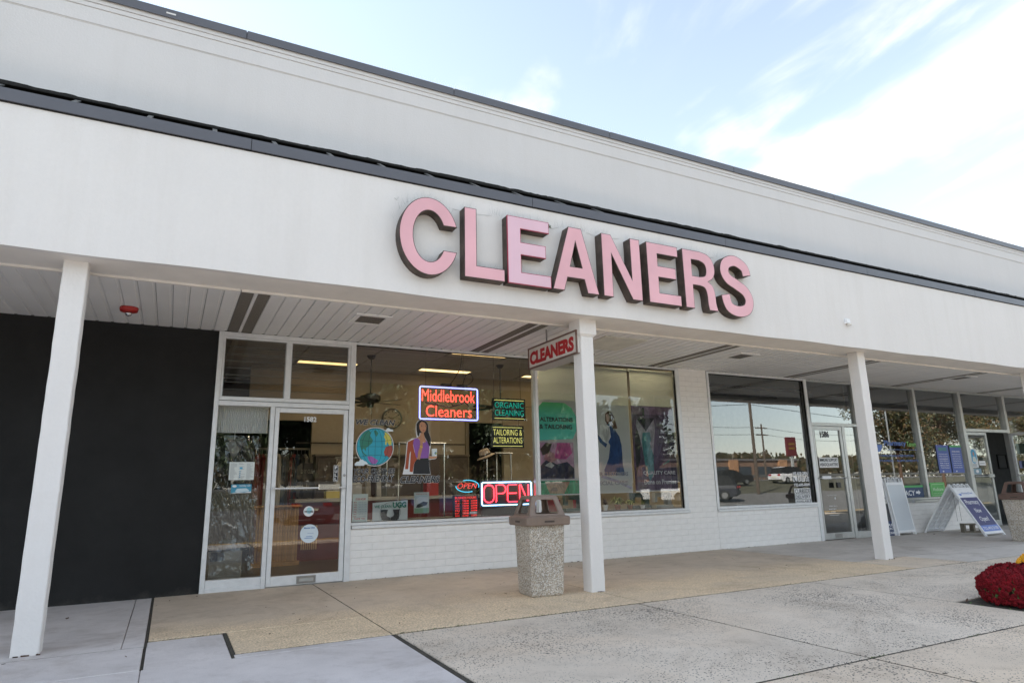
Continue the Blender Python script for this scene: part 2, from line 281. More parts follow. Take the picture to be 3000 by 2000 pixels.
M_['kerb'] = concrete('kerb_concrete', (0.36, 0.35, 0.33))
M_['leafbrown'] = plain('dead_leaf', (0.09, 0.05, 0.03), 0.8)
M_['moss'] = plain('moss', (0.06, 0.10, 0.02), 0.95, 0, 0.5, 30, 0.8, 60)
M_['block'] = plain('cinder_block', (0.26, 0.235, 0.19), 0.95, 0, 0.15, 20, 0.8, 50)
M_['hdpe'] = plain('white_sign_plastic', (0.80, 0.81, 0.83), 0.4, 0, 0.04, 4, 0.08, 40)
M_['sheet'] = plain('pale_sign_sheet', (0.60, 0.64, 0.68), 0.5, 0, 0.04, 2)
FLAT = {}
def flat(c, rough=0.55, name=None):
    k = tuple(round(x, 3) for x in c)
    if k not in FLAT: FLAT[k] = plain(name or 'print_%d_%d_%d' % tuple(int(x * 255) for x in k), k, rough, 0, 0.03, 7)
    return FLAT[k]
def sheet(c, k=0.4, art=False):
    """printed cloth or paper that lets some light through"""
    key = ('t', art) + tuple(round(x, 3) for x in c)
    if key in FLAT: return FLAT[key]
    m, t, b = new_mat('banner_%d_%d_%d' % tuple(int(x * 255) for x in c)); v = texco(t)
    col = ramp(t, noise(t, texco(t, (1, 1, .45)), 9, 4, .6, 1.5), [(0.32, mul(c, .55)), (0.55, c), (0.72, mul(c, 1.35))]) if art else ramp(t, noise(t, v, 1.5, 3), [(0.3, mul(c, .95)), (0.7, mul(c, 1.05))])
    L(t, col, b.inputs['Base Color']); b.inputs['Roughness'].default_value = .8
    tr = t.nodes.new('ShaderNodeBsdfTranslucent'); L(t, col, tr.inputs[0]); mx = t.nodes.new('ShaderNodeMixShader'); mx.inputs[0].default_value = k
    L(t, b.outputs[0], mx.inputs[1]); L(t, tr.outputs[0], mx.inputs[2]); L(t, mx.outputs[0], t.nodes['Material Output'].inputs[0]); FLAT[key] = m; return m
def pebble():
    m, t, b = new_mat('exposed_pebble_aggregate'); v = texco(t)
    vo = t.nodes.new('ShaderNodeTexVoronoi'); vo.inputs['Scale'].default_value = 112; L(t, v, vo.inputs['Vector'])
    sp = t.nodes.new('ShaderNodeSeparateColor'); L(t, vo.outputs['Color'], sp.inputs[0])
    c = ramp(t, sp.outputs[0], [(0.0, (0.20, 0.17, 0.14)), (0.15, (0.36, 0.31, 0.25)), (0.5, (0.56, 0.47, 0.37)), (0.75, (0.63, 0.59, 0.53)), (1, (0.80, 0.78, 0.74))])
    c = mixc(t, 1, c, ramp(t, vo.outputs['Distance'], [(0.3, 1.0), (0.8, 0.68)]), 'MULTIPLY')
    c = mixc(t, 1, c, ramp(t, noise(t, v, 3, 4), [(0.3, 0.85), (0.7, 1.1)]), 'MULTIPLY')
    L(t, c, b.inputs['Base Color']); b.inputs['Roughness'].default_value = 0.7
    inv = t.nodes.new('ShaderNodeMath'); inv.operation = 'SUBTRACT'; inv.inputs[0].default_value = 1; L(t, vo.outputs['Distance'], inv.inputs[1])
    bump(t, b, inv.outputs[0], 0.6, 0.004); return m
M_['pebble'] = pebble()
def perforated():
    m, t, b = new_mat('perforated_vent_metal'); v = texco(t, (1, 1, 1))
    ch = t.nodes.new('ShaderNodeTexVoronoi'); ch.inputs['Scale'].default_value = 110; ch.inputs['Randomness'].default_value = 0; L(t, v, ch.inputs['Vector'])
    c = ramp(t, ch.outputs['Distance'], [(0.35, (0.03, 0.026, 0.02)), (0.5, (0.28, 0.25, 0.21))])
    L(t, c, b.inputs['Base Color']); b.inputs['Roughness'].default_value = 0.6; return m
M_['perf'] = perforated()
def ribbed():
    m, t, b = new_mat('ribbed_white_curtain'); v = texco(t)
    L(t, ramp(t, noise(t, v, 2, 3), [(0.3, 0.75), (0.7, 0.85)]), b.inputs['Base Color']); b.inputs['Roughness'].default_value = 0.7; return m
M_['ribbed'] = ribbed()

# ---------------------------------------------------------------- builders
def wloc(o):
    v = Vector((0, 0, 0))
    while o is not None: v += o.location; o = o.parent
    return v
def link(name, me, parent=None, local=False):
    o = bpy.data.objects.new(name, me); COL.objects.link(o)
    if parent is not None: o.parent = parent
    return o
class MB:
    def __init__(s): s.v = []; s.f = []; s.m = []; s.mi = 0
    def mat(s, i): s.mi = i; return s
    def add(s, vs, fs):
        k = len(s.v); s.v += [tuple(x) for x in vs]; s.f += [tuple(k + i for i in f) for f in fs]; s.m += [s.mi] * len(fs); return s
    def box(s, x0, x1, y0, y1, z0, z1, T=None):
        vs = [(x, y, z) for z in (z0, z1) for y in (y0, y1) for x in (x0, x1)]
        if T: vs = [T @ Vector(p) for p in vs]
        return s.add(vs, [(0, 2, 3, 1), (4, 5, 7, 6), (0, 1, 5, 4), (2, 6, 7, 3), (0, 4, 6, 2), (1, 3, 7, 5)])
    def cbox(s, x0, x1, y0, y1, z0, z1, c=0.004, T=None):
        """box whose front (-Y) face is chamfered"""
        vs = [(x0, y1, z0), (x1, y1, z0), (x1, y1, z1), (x0, y1, z1), (x0, y0 + c, z0), (x1, y0 + c, z0), (x1, y0 + c, z1), (x0, y0 + c, z1),
              (x0 + c, y0, z0 + c), (x1 - c, y0, z0 + c), (x1 - c, y0, z1 - c), (x0 + c, y0, z1 - c)]
        if T: vs = [T @ Vector(p) for p in vs]
        return s.add(vs, [(1, 0, 3, 2), (0, 1, 5, 4), (1, 2, 6, 5), (2, 3, 7, 6), (3, 0, 4, 7), (4, 5, 9, 8), (5, 6, 10, 9), (6, 7, 11, 10), (7, 4, 8, 11), (8, 9, 10, 11)])
    def tube(s, pts, r, n=6, caps=True, r2=None):
        pts = [Vector(p) for p in pts]; k0 = len(s.v); up = None; m = len(pts)
        for i, p in enumerate(pts):
            d = (pts[min(i + 1, m - 1)] - pts[max(i - 1, 0)]).normalized()
            if up is None: up = Vector((0, 0, 1)) if abs(d.z) < 0.9 else Vector((1, 0, 0))
            a = d.cross(up); a = a.normalized() if a.length > 1e-6 else Vector((1, 0, 0)); b = a.cross(d).normalized(); up = b
            rr = r if r2 is None else r + (r2 - r) * i / (m - 1)
            for j in range(n):
                t = 2 * pi * j / n; s.v.append(tuple(p + a * cos(t) * rr + b * sin(t) * rr))
        for i in range(m - 1):
            for j in range(n):
                s.f.append((k0 + i * n + j, k0 + i * n + (j + 1) % n, k0 + (i + 1) * n + (j + 1) % n, k0 + (i + 1) * n + j)); s.m.append(s.mi)
        if caps:
            s.f.append(tuple(k0 + j for j in range(n))[::-1]); s.m.append(s.mi); s.f.append(tuple(k0 + (m - 1) * n + j for j in range(n))); s.m.append(s.mi)
        return s
    def lathe(s, c, prof, n=16, T=None):
        k0 = len(s.v); cx, cy, cz = c
        for (r, z) in prof:
            for j in range(n):
                t = 2 * pi * j / n; p = Vector((cx + r * cos(t), cy + r * sin(t), cz + z)); s.v.append(tuple(T @ p if T else p))
        for i in range(len(prof) - 1):
            for j in range(n):
                s.f.append((k0 + i * n + j, k0 + i * n + (j + 1) % n, k0 + (i + 1) * n + (j + 1) % n, k0 + (i + 1) * n + j)); s.m.append(s.mi)
        s.f.append(tuple(k0 + j for j in range(n))[::-1]); s.m.append(s.mi)
        s.f.append(tuple(k0 + (len(prof) - 1) * n + j for j in range(n))); s.m.append(s.mi); return s
    def prism(s, pts, y0, y1):
        """polygon in XZ (counter-clockwise seen from -Y), front at y0, back at y1"""
        n = len(pts); vs = [(x, y0, z) for x, z in pts] + [(x, y1, z) for x, z in pts]
        return s.add(vs, [tuple(range(n)), tuple(range(n, 2 * n))[::-1]] + [(i, i + n, (i + 1) % n + n, (i + 1) % n) for i in range(n)])
    def build(s, name, mats, parent=None, local=False, smooth=False):
        me = bpy.data.meshes.new(name); off = Vector((0, 0, 0)) if (local or parent is None) else wloc(parent)
        me.from_pydata([(x - off.x, y - off.y, z - off.z) for x, y, z in s.v], [], s.f)
        if not isinstance(mats, (list, tuple)): mats = [mats]
        for m in mats: me.materials.append(M_[m] if isinstance(m, str) else m)
        me.polygons.foreach_set('material_index', s.m)
        if smooth: me.polygons.foreach_set('use_smooth', [True] * len(s.f))
        me.update(); return link(name, me, parent)
def bx(name, mat, parent, *a, local=False):
    return MB().box(*a).build(name, mat, parent, local)
def tag(o, label=None, cat=None, group=None, kind=None):
    if label: o['label'] = label
    if cat: o['category'] = cat
    if group: o['group'] = group
    if kind: o['kind'] = kind
    return o
def thing(name, loc, label=None, cat=None, group=None, rz=0, kind=None):
    o = bpy.data.objects.new(name, None); o.location = loc; o.rotation_euler = (0, 0, rz); COL.objects.link(o); o.empty_display_size = 0.1
    return tag(o, label, cat, group, kind)
# a point measured on the plane of the shop front (Y=0) carried along its sight line to depth y
def dp(x, z, y): k = (y - CAM.y) / (0 - CAM.y); return CAM.x + (x - CAM.x) * k, CAM.z + (z - CAM.z) * k
def curve_mesh(cu):
    o = bpy.data.objects.new('tmp', cu); COL.objects.link(o)
    me0 = o.to_mesh(); me = bpy.data.meshes.new('m')
    me.from_pydata([tuple(v.co) for v in me0.vertices], [], [tuple(p.vertices) for p in me0.polygons])
    o.to_mesh_clear(); bpy.data.objects.remove(o); bpy.data.curves.remove(cu); return me
def place2d(me, name, mat, parent, x0, x1, z0, z1, y, thick, fit=True, T=None, src=None):
    """mesh lying in its XY plane -> upright plane facing -Y, fitted to the box"""
    vs = [v.co.copy() for v in me.vertices]
    if not vs: return None
    ax, bx_ = min(v.x for v in vs), max(v.x for v in vs); ay, by = min(v.y for v in vs), max(v.y for v in vs)
    if src: ax, bx_, ay, by = src
    off = wloc(parent) if (parent is not None and T is None) else Vector((0, 0, 0))
    for i, v in enumerate(vs):
        X = x0 + (v.x - ax) / max(bx_ - ax, 1e-6) * (x1 - x0) if fit else v.x
        Z = z0 + (v.y - ay) / max(by - ay, 1e-6) * (z1 - z0) if fit else v.y
        p = Vector((X, y - v.z, Z)) - off
        me.vertices[i].co = T @ p if T else p
    me.name = name; me.materials.append(M_[mat] if isinstance(mat, str) else mat); me.update()
    return link(name, me, parent)
def textbox(body, mat, parent, x0, x1, z0, z1, y, bold=0.0, shear=0.0, ext=0.001, name='lettering', T=None, spacing=1.0):
    cu = bpy.data.curves.new('t', 'FONT'); cu.body = body; cu.size = 1; cu.offset = bold; cu.shear = shear; cu.extrude = ext / max(z1 - z0, .01) * 0.7 * 0
    cu.space_character = spacing; cu.resolution_u = 3; cu.align_x = 'CENTER'
    return place2d(curve_mesh(cu), name, mat, parent, x0, x1, z0, z1, y, 0, T=T)
def shape(splines, mat, parent, y, depth=0.0, name='shape', offset=0.0, T=None):
    """closed outlines in XZ world coordinates (holes allowed), front face at y, extruded back by depth"""
    cu = bpy.data.curves.new('s', 'CURVE'); cu.dimensions = '2D'; cu.fill_mode = 'BOTH'; cu.extrude = depth / 2; cu.offset = offset
    for pts in splines:
        sp = cu.splines.new('POLY'); sp.points.add(len(pts) - 1); sp.use_cyclic_u = True
        for i, (a, b) in enumerate(pts): sp.points[i].co = (a, b, 0, 1)
    me = curve_mesh(cu)
    off = wloc(parent) if (parent is not None and T is None) else Vector((0, 0, 0))
    for v in me.vertices:
        p = Vector((v.co.x, y + depth / 2 - v.co.z, v.co.y)) - off; v.co = T @ p if T else p
    me.name = name
    for m in (mat if isinstance(mat, (list, tuple)) else [mat]): me.materials.append(M_[m] if isinstance(m, str) else m)
    me.update(); return link(name, me, parent)
def ell(cx, cz, rx, rz, a0=0, a1=360, n=24):
    return [(cx + rx * cos(R(a0 + (a1 - a0) * i / n)), cz + rz * sin(R(a0 + (a1 - a0) * i / n))) for i in range(n + (0 if a1 - a0 == 360 else 1))]
def rect(x0, x1, z0, z1): return [(x0, z0), (x1, z0), (x1, z1), (x0, z1)]
def catmull(pts, n=8):
    out = []; P = [pts[0]] + list(pts) + [pts[-1]]
    for i in range(1, len(P) - 2):
        for j in range(n):
            t = j / n; a, b, c, d = P[i - 1], P[i], P[i + 1], P[i + 2]
            out.append(tuple(0.5 * ((2 * b[k]) + (-a[k] + c[k]) * t + (2 * a[k] - 5 * b[k] + 4 * c[k] - d[k]) * t * t + (-a[k] + 3 * b[k] - 3 * c[k] + d[k]) * t ** 3) for k in range(len(b))))
    out.append(tuple(pts[-1])); return out
def stroke(path, h):
    lo, hi = [], []
    for i, p in enumerate(path):
        a = path[max(i - 1, 0)]; b = path[min(i + 1, len(path) - 1)]; dx, dz = b[0] - a[0], b[1] - a[1]; l = sqrt(dx * dx + dz * dz) or 1
        lo.append((p[0] + dz / l * h, p[1] - dx / l * h)); hi.append((p[0] - dz / l * h, p[1] + dx / l * h))
    return lo + hi[::-1]

# ================================================================ GROUND
g = MB()
ys = [-300, -120, -70, -44, -30, -24, -8.32, 30]; zs = [1.9, 1.8, 1.6, 1.3, 0.25, -0.13, -0.13, -0.13]
for i in range(len(ys) - 1):
    g.mat(1 if i == 3 else (1 if i < 2 else 0))
    g.add([(-300, ys[i], zs[i]), (300, ys[i], zs[i]), (300, ys[i + 1], zs[i + 1]), (-300, ys[i + 1], zs[i + 1])], [(0, 1, 2, 3)])
tag(g.build('ground', ['asphalt', 'grass']), 'dark asphalt parking lot rising to a grassy verge', kind='structure')
lines = MB()
for k in range(14): lines.box(-6 + k * 2.8, -5.9 + k * 2.8, -23.5, -18.5, -0.13, -0.126)
tag(lines.build('parking_lines', 'roadwhite'), 'white painted parking bay lines on asphalt', kind='structure')
walk = thing('sidewalk', (0, 0, 0), 'long concrete sidewalk of old and new slabs before the shops', kind='structure')
J = 0.006
def slab(x0, x1, y0, y1, mat, dz=0.0, j=J):
    m = MB(); c = 0.006
    m.add([(x0 + j, y0 + j, -0.10), (x1 - j, y0 + j, -0.10), (x1 - j, y1 - j, -0.10), (x0 + j, y1 - j, -0.10),
           (x0 + j, y0 + j, dz - c), (x1 - j, y0 + j, dz - c), (x1 - j, y1 - j, dz - c), (x0 + j, y1 - j, dz - c),
           (x0 + j + c, y0 + j + c, dz), (x1 - j - c, y0 + j + c, dz), (x1 - j - c, y1 - j - c, dz), (x0 + j + c, y1 - j - c, dz)],
          [(0, 1, 5, 4), (1, 2, 6, 5), (2, 3, 7, 6), (3, 0, 4, 7), (4, 5, 9, 8), (5, 6, 10, 9), (6, 7, 11, 10), (7, 4, 8, 11), (8, 9, 10, 11)])
    return m.build('concrete_slab', mat, walk)
bx('slab_bed', 'joint', walk, -12, 34, -8.05, 0.3, -0.125, -0.016)
slab(-6, -0.16, -2.8, 0.2, 'newcon', j=.002); slab(-0.16, 0.0, -2.8, 0.2, 'newcon', j=.002)
slab(-6, 0.0, -3.6, -2.8, 'newcon', j=.006); slab(0.012, 0.59, -3.6, -2.62, 'newcon', -0.004, j=.004)
slab(-6, 0.0, -8.05, -3.6, 'newcon', j=.002); slab(0.0, 1.82, -8.05, -3.6, 'newcon', j=.002); slab(0.60, 1.82, -3.6, -3.49, 'newcon', j=.001)
slab(0.02, 1.83, -2.60, 0.2, 'tancon', 0.003, j=.004); slab(0.62, 1.83, -3.46, -2.60, 'tancon', 0.002, j=.001)
slab(1.83, 4.49, -3.46, 0.2, 'tancon', 0.003, j=.004); slab(4.49, 9.07, -3.46, 0.2, 'tancon', 0.002, j=.003)
for x0, x1 in ((9.07, 12.55), (12.55, 16.2), (16.2, 20), (20, 26)): slab(x0, x1, -2.54, 0.2, 'greycon', j=.004)
for x0, x1 in ((9.07, 10.3), (10.3, 14), (14, 19), (19, 26)): slab(x0, x1, -3.46, -2.54, 'speckw' if x0 < 10 else 'greycon', j=.003)
XJ = [1.86, 4.39, 6.94, 9.6, 12.2, 14.8, 17.4, 22]
for i in range(len(XJ) - 1):
    a, b = XJ[i], XJ[i + 1]
    if i == 2: slab(a, b, -5.12, -3.48, 'speck')
    else: slab(a, b, -6.0, -3.48, 'speck', j=.012)
    slab(a, b, -8.05, -6.0, 'speckw', j=.012)
# joint filler: thin uneven dark lines, mossy in places
def joint_line(m, p, q, w_, zt=-0.002, step=.07):
    p, q = Vector(p), Vector(q); n = max(2, int((q - p).length / step)); d = (q - p).normalized(); e = Vector((-d.y, d.x, 0)); last = None
    for i in range(n + 1):
        c = p.lerp(q, i / n) + e * random.uniform(-.0015, .0015); h = w_ * random.uniform(.20, .46)
        a, b = c - e * h, c + e * h
        if last: m.mat(0); m.add([(last[0].x, last[0].y, zt), (a.x, a.y, zt), (b.x, b.y, zt), (last[1].x, last[1].y, zt)], [(0, 1, 2, 3)])
        last = (a, b)
m = MB()
joint_line(m, (1.86, -3.468, 0), (9.1, -3.468, 0), .022); joint_line(m, (9.1, -3.468, 0), (22, -3.468, 0), .014); joint_line(m, (.62, -3.474, 0), (1.83, -3.474, 0), .018)
joint_line(m, (1.86, -6.0, 0), (6.95, -6.0, 0), .022); joint_line(m, (9.6, -6.0, 0), (22, -6.0, 0), .02)
for x in (4.39, 6.94, 9.6, 12.2, 14.8): joint_line(m, (x, -3.48, 0), (x, -5.12 if x == 9.6 else -6.0, 0), .016); joint_line(m, (x, -6.0, 0), (x, -8.04, 0), .018)
joint_line(m, (1.83, -3.46, 0), (1.83, 0, 0), .012, .001); joint_line(m, (4.49, -3.46, 0), (4.49, 0, 0), .009, .001); joint_line(m, (9.07, -3.46, 0), (9.07, 0, 0), .009, .001); joint_line(m, (12.55, -2.54, 0), (12.55, 0, 0), .012, .001); joint_line(m, (9.07, -2.54, 0), (22, -2.54, 0), .010, .001)
joint_line(m, (-6, -2.8, 0), (0, -2.8, 0), .012, -.001); joint_line(m, (.02, -2.61, 0), (.6, -2.61, 0), .018, .0); joint_line(m, (-.16, -2.0, 0), (-.16, 0, 0), .005, .001)
tag(m.build('joint_filler', 'joint', walk), kind='stuff')
m = MB()
for k in range(420):
    x = 1.9 + 7 * random.random() ** 1.6; y = -3.468
    if 4.8 < x < 6.4: continue
    if k > 330: x, y = random.choice([2.9, 3.6, 4.45, 5.6]) + random.gauss(0, .05), -6.0
    a = random.uniform(0, 6.3); l = random.uniform(.004, .014); p = Vector((x, y + random.uniform(-.010, .008), .000)); d = Vector((cos(a), sin(a) * .5, 0)) * l; e = Vector((-sin(a), cos(a) * .5, 0)) * l * .5
    m.add([p - d, p - e, p + d + Vector((0, 0, random.uniform(0, .010))), p + e], [(0, 1, 2, 3)])
tag(m.build('joint_moss', 'moss', walk), kind='stuff')
m = MB().box(1.825, 1.862, -8.05, -3.46, -0.1, -0.006); m.build('expansion_joint', 'joint', walk)
m = MB().box(0.588, 0.618, -3.6, -2.6, -0.1, -0.002); m.build('expansion_joint', 'joint', walk)
m = MB().box(0.003, 0.019, -2.8, 0.0, -0.1, -0.002); m.build('expansion_joint', 'joint', walk)
# kerb
m = MB().box(-12, 34, -8.30, -8.05, -0.125, 0.0); m.build('kerb', 'kerb', walk)
m = MB().box(-12, 34, -8.306, -8.30, -0.125, 0.004); m.box(-12, 34, -8.30, -8.12, 0.0, 0.004); m.build('kerb_paint', 'yellow', walk)
# planting bed
bed = thing('planting_bed', (8.2, -5.56, 0), 'rectangular bed of dark soil cut into the paving', 'flower bed')
m = MB(); nx, ny = 26, 10
for j in range(ny + 1):
    for i in range(nx + 1):
        x = 6.95 + 2.64 * i / nx; y = -5.99 + .86 * j / ny
        m.v.append((x, y, -0.05 + random.uniform(-.012, .02) + 0.06 * sin(pi * i / nx) * sin(pi * j / ny)))
for j in range(ny):
    for i in range(nx): m.f.append((j * (nx + 1) + i, j * (nx + 1) + i + 1, (j + 1) * (nx + 1) + i + 1, (j + 1) * (nx + 1) + i)); m.m.append(0)
m.build('soil', 'soil', bed)
m = MB()
for k in range(260):
    x, y = random.uniform(6.97, 9.5), random.uniform(-5.97, -5.15); h = random.uniform(.0, .03); a = random.uniform(0, pi); l = random.uniform(.008, .03)
    m.mat(random.choice([0, 0, 0, 1, 1])); d = Vector((cos(a), sin(a), random.uniform(-.2, .6))) * l; s_ = Vector((-sin(a), cos(a), 0)) * l * .4; p = Vector((x, y, -.02 + h))
    m.add([p - d, p + s_, p + d, p - s_], [(0, 1, 2, 3)])
tag(m.build('mulch', ['leafbrown', 'green'], bed), kind='stuff')

# ================================================================ BUILDING
YF, ZFB, ZTT = -2.868, 3.17, 4.537
bd = thing('shop_building', (5, 3, 0), 'white single storey strip mall with deep canopy and grey copings', 'building')
m = MB(); X0, X1 = -6.0, 26.0
# fascia band, with a very slightly wavy lower lip
n = 120
for i in range(n + 1):
    x = X0 + (X1 - X0) * i / n; wz = ZFB + 0.004 * sin(x * 1.7) + 0.004 * sin(x * 3.9 + 1)
    m.v += [(x, YF, wz), (x, YF, 4.43), (x, YF + .06, wz - .0), (x, -2.32, ZFB)]
for i in range(n):
    a = i * 4; b = a + 4
    m.f += [(a, b, b + 1, a + 1), (a + 2, b + 2, b, a), (a + 3, b + 3, b + 2, a + 2)]; m.m += [0, 0, 1]
m.build('fascia_band', ['white', 'trimw'], bd)
bx('fascia_core', 'dark', bd, X0, X1, -2.80, -2.74, 3.2, 4.44)
# underside lip between beam and slats
m = MB()
for a, b in ((X0, 0.545), (0.56, 7.9), (7.91, 15.2), (15.21, X1)):
    MB().box(a, b, -2.345, -2.315, 3.150, 3.26).build('beam_trim', 'trimw', bd)
# copings
jo = [X0, -2.6, 0.511, 3.639, 6.752, 9.87, 12.98, 16.1, 19.2, 22.3, X1]
for a, b in zip(jo, jo[1:]):
    z = random.uniform(-.001, .001)
    m = MB().box(a + .003, b - .003, YF - .022, YF - .016, 4.425 + z, ZTT + z).box(a + .003, b - .003, YF - .016, -2.79, ZTT - .006 + z, ZTT + z).box(a + .003, b - .003, YF - .022, YF, 4.422 + z, 4.426 + z)
    m.build('coping_panel', 'coping', bd)
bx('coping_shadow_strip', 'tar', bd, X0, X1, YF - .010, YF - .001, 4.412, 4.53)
# recess, braces, flashing behind the coping
bx('recess_shade_board', 'dark', bd, X0, X1, -2.05, -2.0, 4.3, 5.1)  # near-black board standing in for the shaded void under the upper wall
bx('canopy_deck', 'dark', bd, X0, X1, -2.74, -2.05, 4.28, 4.32)
for k, x in enumerate([-2.3, -1.62, -1.02, -0.40, .19, .78, 1.37, 1.96, 2.55, 3.15, 3.75, 4.4, 5.0]):
    m = MB(); a, b = Vector((x, -2.795, 4.545)), Vector((x + .0, -2.19, 4.945)); t = .022
    m.add([(a.x - t, a.y, a.z - .012), (a.x + t, a.y, a.z - .012), (a.x + t, a.y, a.z), (a.x - t, a.y, a.z), (b.x - t, b.y, b.z - .012), (b.x + t, b.y, b.z - .012), (b.x + t, b.y, b.z), (b.x - t, b.y, b.z)],
          [(0, 1, 2, 3), (4, 7, 6, 5), (0, 4, 5, 1), (2, 6, 7, 3), (0, 3, 7, 4), (1, 5, 6, 2)])
    m.build('coping_brace', 'brace', bd)
YU = -2.2
m = MB().box(-20, X1 + 4, YU, YU + .14, 4.975, 5.798).box(X0, X1 + 4, YU - .010, YU + .14, 5.808, 5.972).box(X0, X1 + 4, YU - .004, YU + .14, 5.798, 5.808)  # main wall runs on past the left edge so its shadow covers the pavement
m.box(X0, X1 + 4, YU - .016, YU + .14, 5.982, 6.028).box(X0, X1 + 4, YU - .006, YU + .14, 5.972, 5.982).box(X0, X1 + 4, YU - .022, YU + .14, 6.036, 6.10).box(X0, X1 + 4, YU - .010, YU + .14, 6.028, 6.036)
m.build('upper_wall', 'upper', bd)
m = MB(); x = X0; hp = .0
while x < 16:
    l = random.uniform(.02, .07); hn = max(-.012, min(.006, hp + random.uniform(-.007, .007)))
    m.add([(x, YU - .012, 4.945), (x + l, YU - .012, 4.945), (x + l, YU - .012, 4.975 + hn), (x, YU - .012, 4.975 + hp)], [(0, 1, 2, 3)]); x += l; hp = hn
m.box(X0, X1, YU - .010, YU + .1, 4.94, 4.958)
m.build('torn_flashing', 'tar', bd)
ju = [X0, -2.1, 0.427, 2.9, 5.336, 7.795, 10.25, 12.715, 15.219, 17.7, 20.2, X1 + 4]
for a, b in zip(ju, ju[1:]):
    z = random.uniform(-.002, .002)
    MB().box(a + .004, b - .004, YU - .045, YU - .039, 6.083 + z, 6.182 + z).box(a + .004, b - .004, YU - .039, YU + .2, 6.176 + z, 6.182 + z).build('coping_panel', 'coping', bd)
bx('coping_back', 'tar', bd, -20, X1 + 4, YU - .034, YU - .024, 6.09, 6.17)
m = MB()
for k in range(900):
    x = -1.5 + k * .02 + random.uniform(-.004, .004)
    if x > 16: break
    for s in (-1, 1):
        h = random.uniform(.08, .115); dx = random.uniform(-.02, .02); y = YU + .02 + s * random.uniform(.0, .05); t = .0012
        m.add([(x - t, YU + .03, 6.182), (x + t, YU + .03, 6.182), (x + dx, y, 6.182 + h)], [(0, 1, 2)])
tag(m.build('bird_spike', 'wirew', bd), kind='stuff')
bx('peeling_patch', flat((.7, .68, .66)), bd, -.365, -.275, YU - .047, YU - .0455, 6.12, 6.138)
# structure behind (keeps sun and sky out of the rooms)
bx('roof_deck', 'dark', bd, -20, X1, -2.0, 12, 5.0, 5.06)
bx('back_wall', 'white', bd, X0, X1, 12, 12.1, 0, 5.0)
bx('end_wall', 'white', bd, -20, -19.9, -2.0, 12, 0, 5.0); bx('shade_wing_wall', 'white', bd, -19.9, X0, .0, .2, 0, 5.0); bx('shade_wing_canopy', 'white', bd, -19.9, X0, YF, -2.0, 3.17, 4.5); bx('end_wall', 'white', bd, X1 - .1, X1, -2.0, 12, 0, 5.0)  # left extension is out of view, added to block sun from the pavement
bx('header_wall', 'dark', bd, X0 + .1, X1 - .1, 0.10, 0.2, 3.262, 5.0)
# soffit slats
bx('soffit_backing', 'groove', bd, X0, X1, -2.33, 0.1, 3.279, 3.295)
def slat_mesh(wd):
    m = MB(); z0 = 3.262; hw = wd / 2
    # flat pan + recessed lap strip with a rounded shoulder
    prof = [(-hw, 3.279), (-hw + .002, z0 + .002), (-hw + .006, z0), (hw - .036, z0), (hw - .030, z0 + .004), (hw - .028, z0 + .009), (hw - .006, z0 + .009), (hw - .004, 3.279)]
    k = len(prof)
    for y in (-2.325, 0.0): m.v += [(a, y, b) for a, b in prof]
    for i in range(k - 1): m.f.append((i, i + 1, i + 1 + k, i + k)); m.m.append(0)
    m.f.append(tuple(range(k))[::-1]); m.m.append(0); m.f.append(tuple(range(k, 2 * k))); m.m.append(0)
    me = bpy.data.meshes.new('soffit_slat'); me.from_pydata(m.v, [], [f[::-1] for f in m.f]); me.materials.append(M_['soffit']); me.update(); return me
P0 = 0.165; sm = slat_mesh(P0)
VENTS = [0.735 + 3.517 * k for k in range(-1, 7)]
x = 0.735 + .16 - 40 * P0
k = -40
vx = []
for V in VENTS: vx.append(V)
for V, nxt in zip(VENTS, VENTS[1:] + [VENTS[-1] + 3.517]):
    # double perforated strip
    for s in (-.083, .083):
        MB().box(V + s - .060, V + s + .060, -2.325, 0.0, 3.266, 3.279).build('vent_strip', 'perf', bd)
    MB().box(V - .018, V + .018, -2.325, 0, 3.262, 3.279).build('vent_rib', 'soffit', bd)
    cnt = 20; pw = (3.517 - .30) / cnt; 
    for i in range(cnt):
        xx = V + .15 + pw * (i + .5)
        if xx > X1 - .2: break
        o = link('soffit_slat', sm, bd); o.location = (xx - 5, -3, 0); o.scale = (pw / P0, 1, 1)
    if False: pass
for xx in [VENTS[0] - .15 - P0 * (i + .5) for i in range(14)]:
    o = link('soffit_slat', sm, bd); o.location = (xx - 5, -3, 0)
# grilles
for gx in (2.13, 8.49, 14.97):
    f = MB(); z = 3.245
    for a in ((gx - .22, gx + .22, -1.58, -1.52), (gx - .22, gx + .22, -1.17, -1.11), (gx - .22, gx - .16, -1.52, -1.17), (gx + .16, gx + .22, -1.52, -1.17)): f.box(*a, z, 3.262)
    fo = f.build('ceiling_grille', 'soffit', bd)
    MB().box(gx - .16, gx + .16, -1.52, -1.17, 3.254, 3.26).build('mesh_panel', 'perf', fo)
m = MB().box(5.45, 6.2, -1.72, -.94, 3.248, 3.261).build('access_panel', 'cream', bd)
# black rendered wall of the neighbour
n = MB(); NX, NZ = 40, 24
for j in range(NZ + 1):
    for i in range(NX + 1):
        n.v.append((X0 + 6.49 * i / NX, random.uniform(-.001, .001) + .003 * sin(i * .7) * cos(j * .5) - (.012 if j <= 0 else 0), 3.262 * j / NZ))
for j in range(NZ):
    for i in range(NX): n.f.append((j * (NX + 1) + i, j * (NX + 1) + i + 1, (j + 1) * (NX + 1) + i + 1, (j + 1) * (NX + 1) + i)); n.m.append(0)
n.build('black_wall', 'black', bd)
bx('black_wall_core', 'black', bd, X0, .488, .03, .2, 0, 3.262)
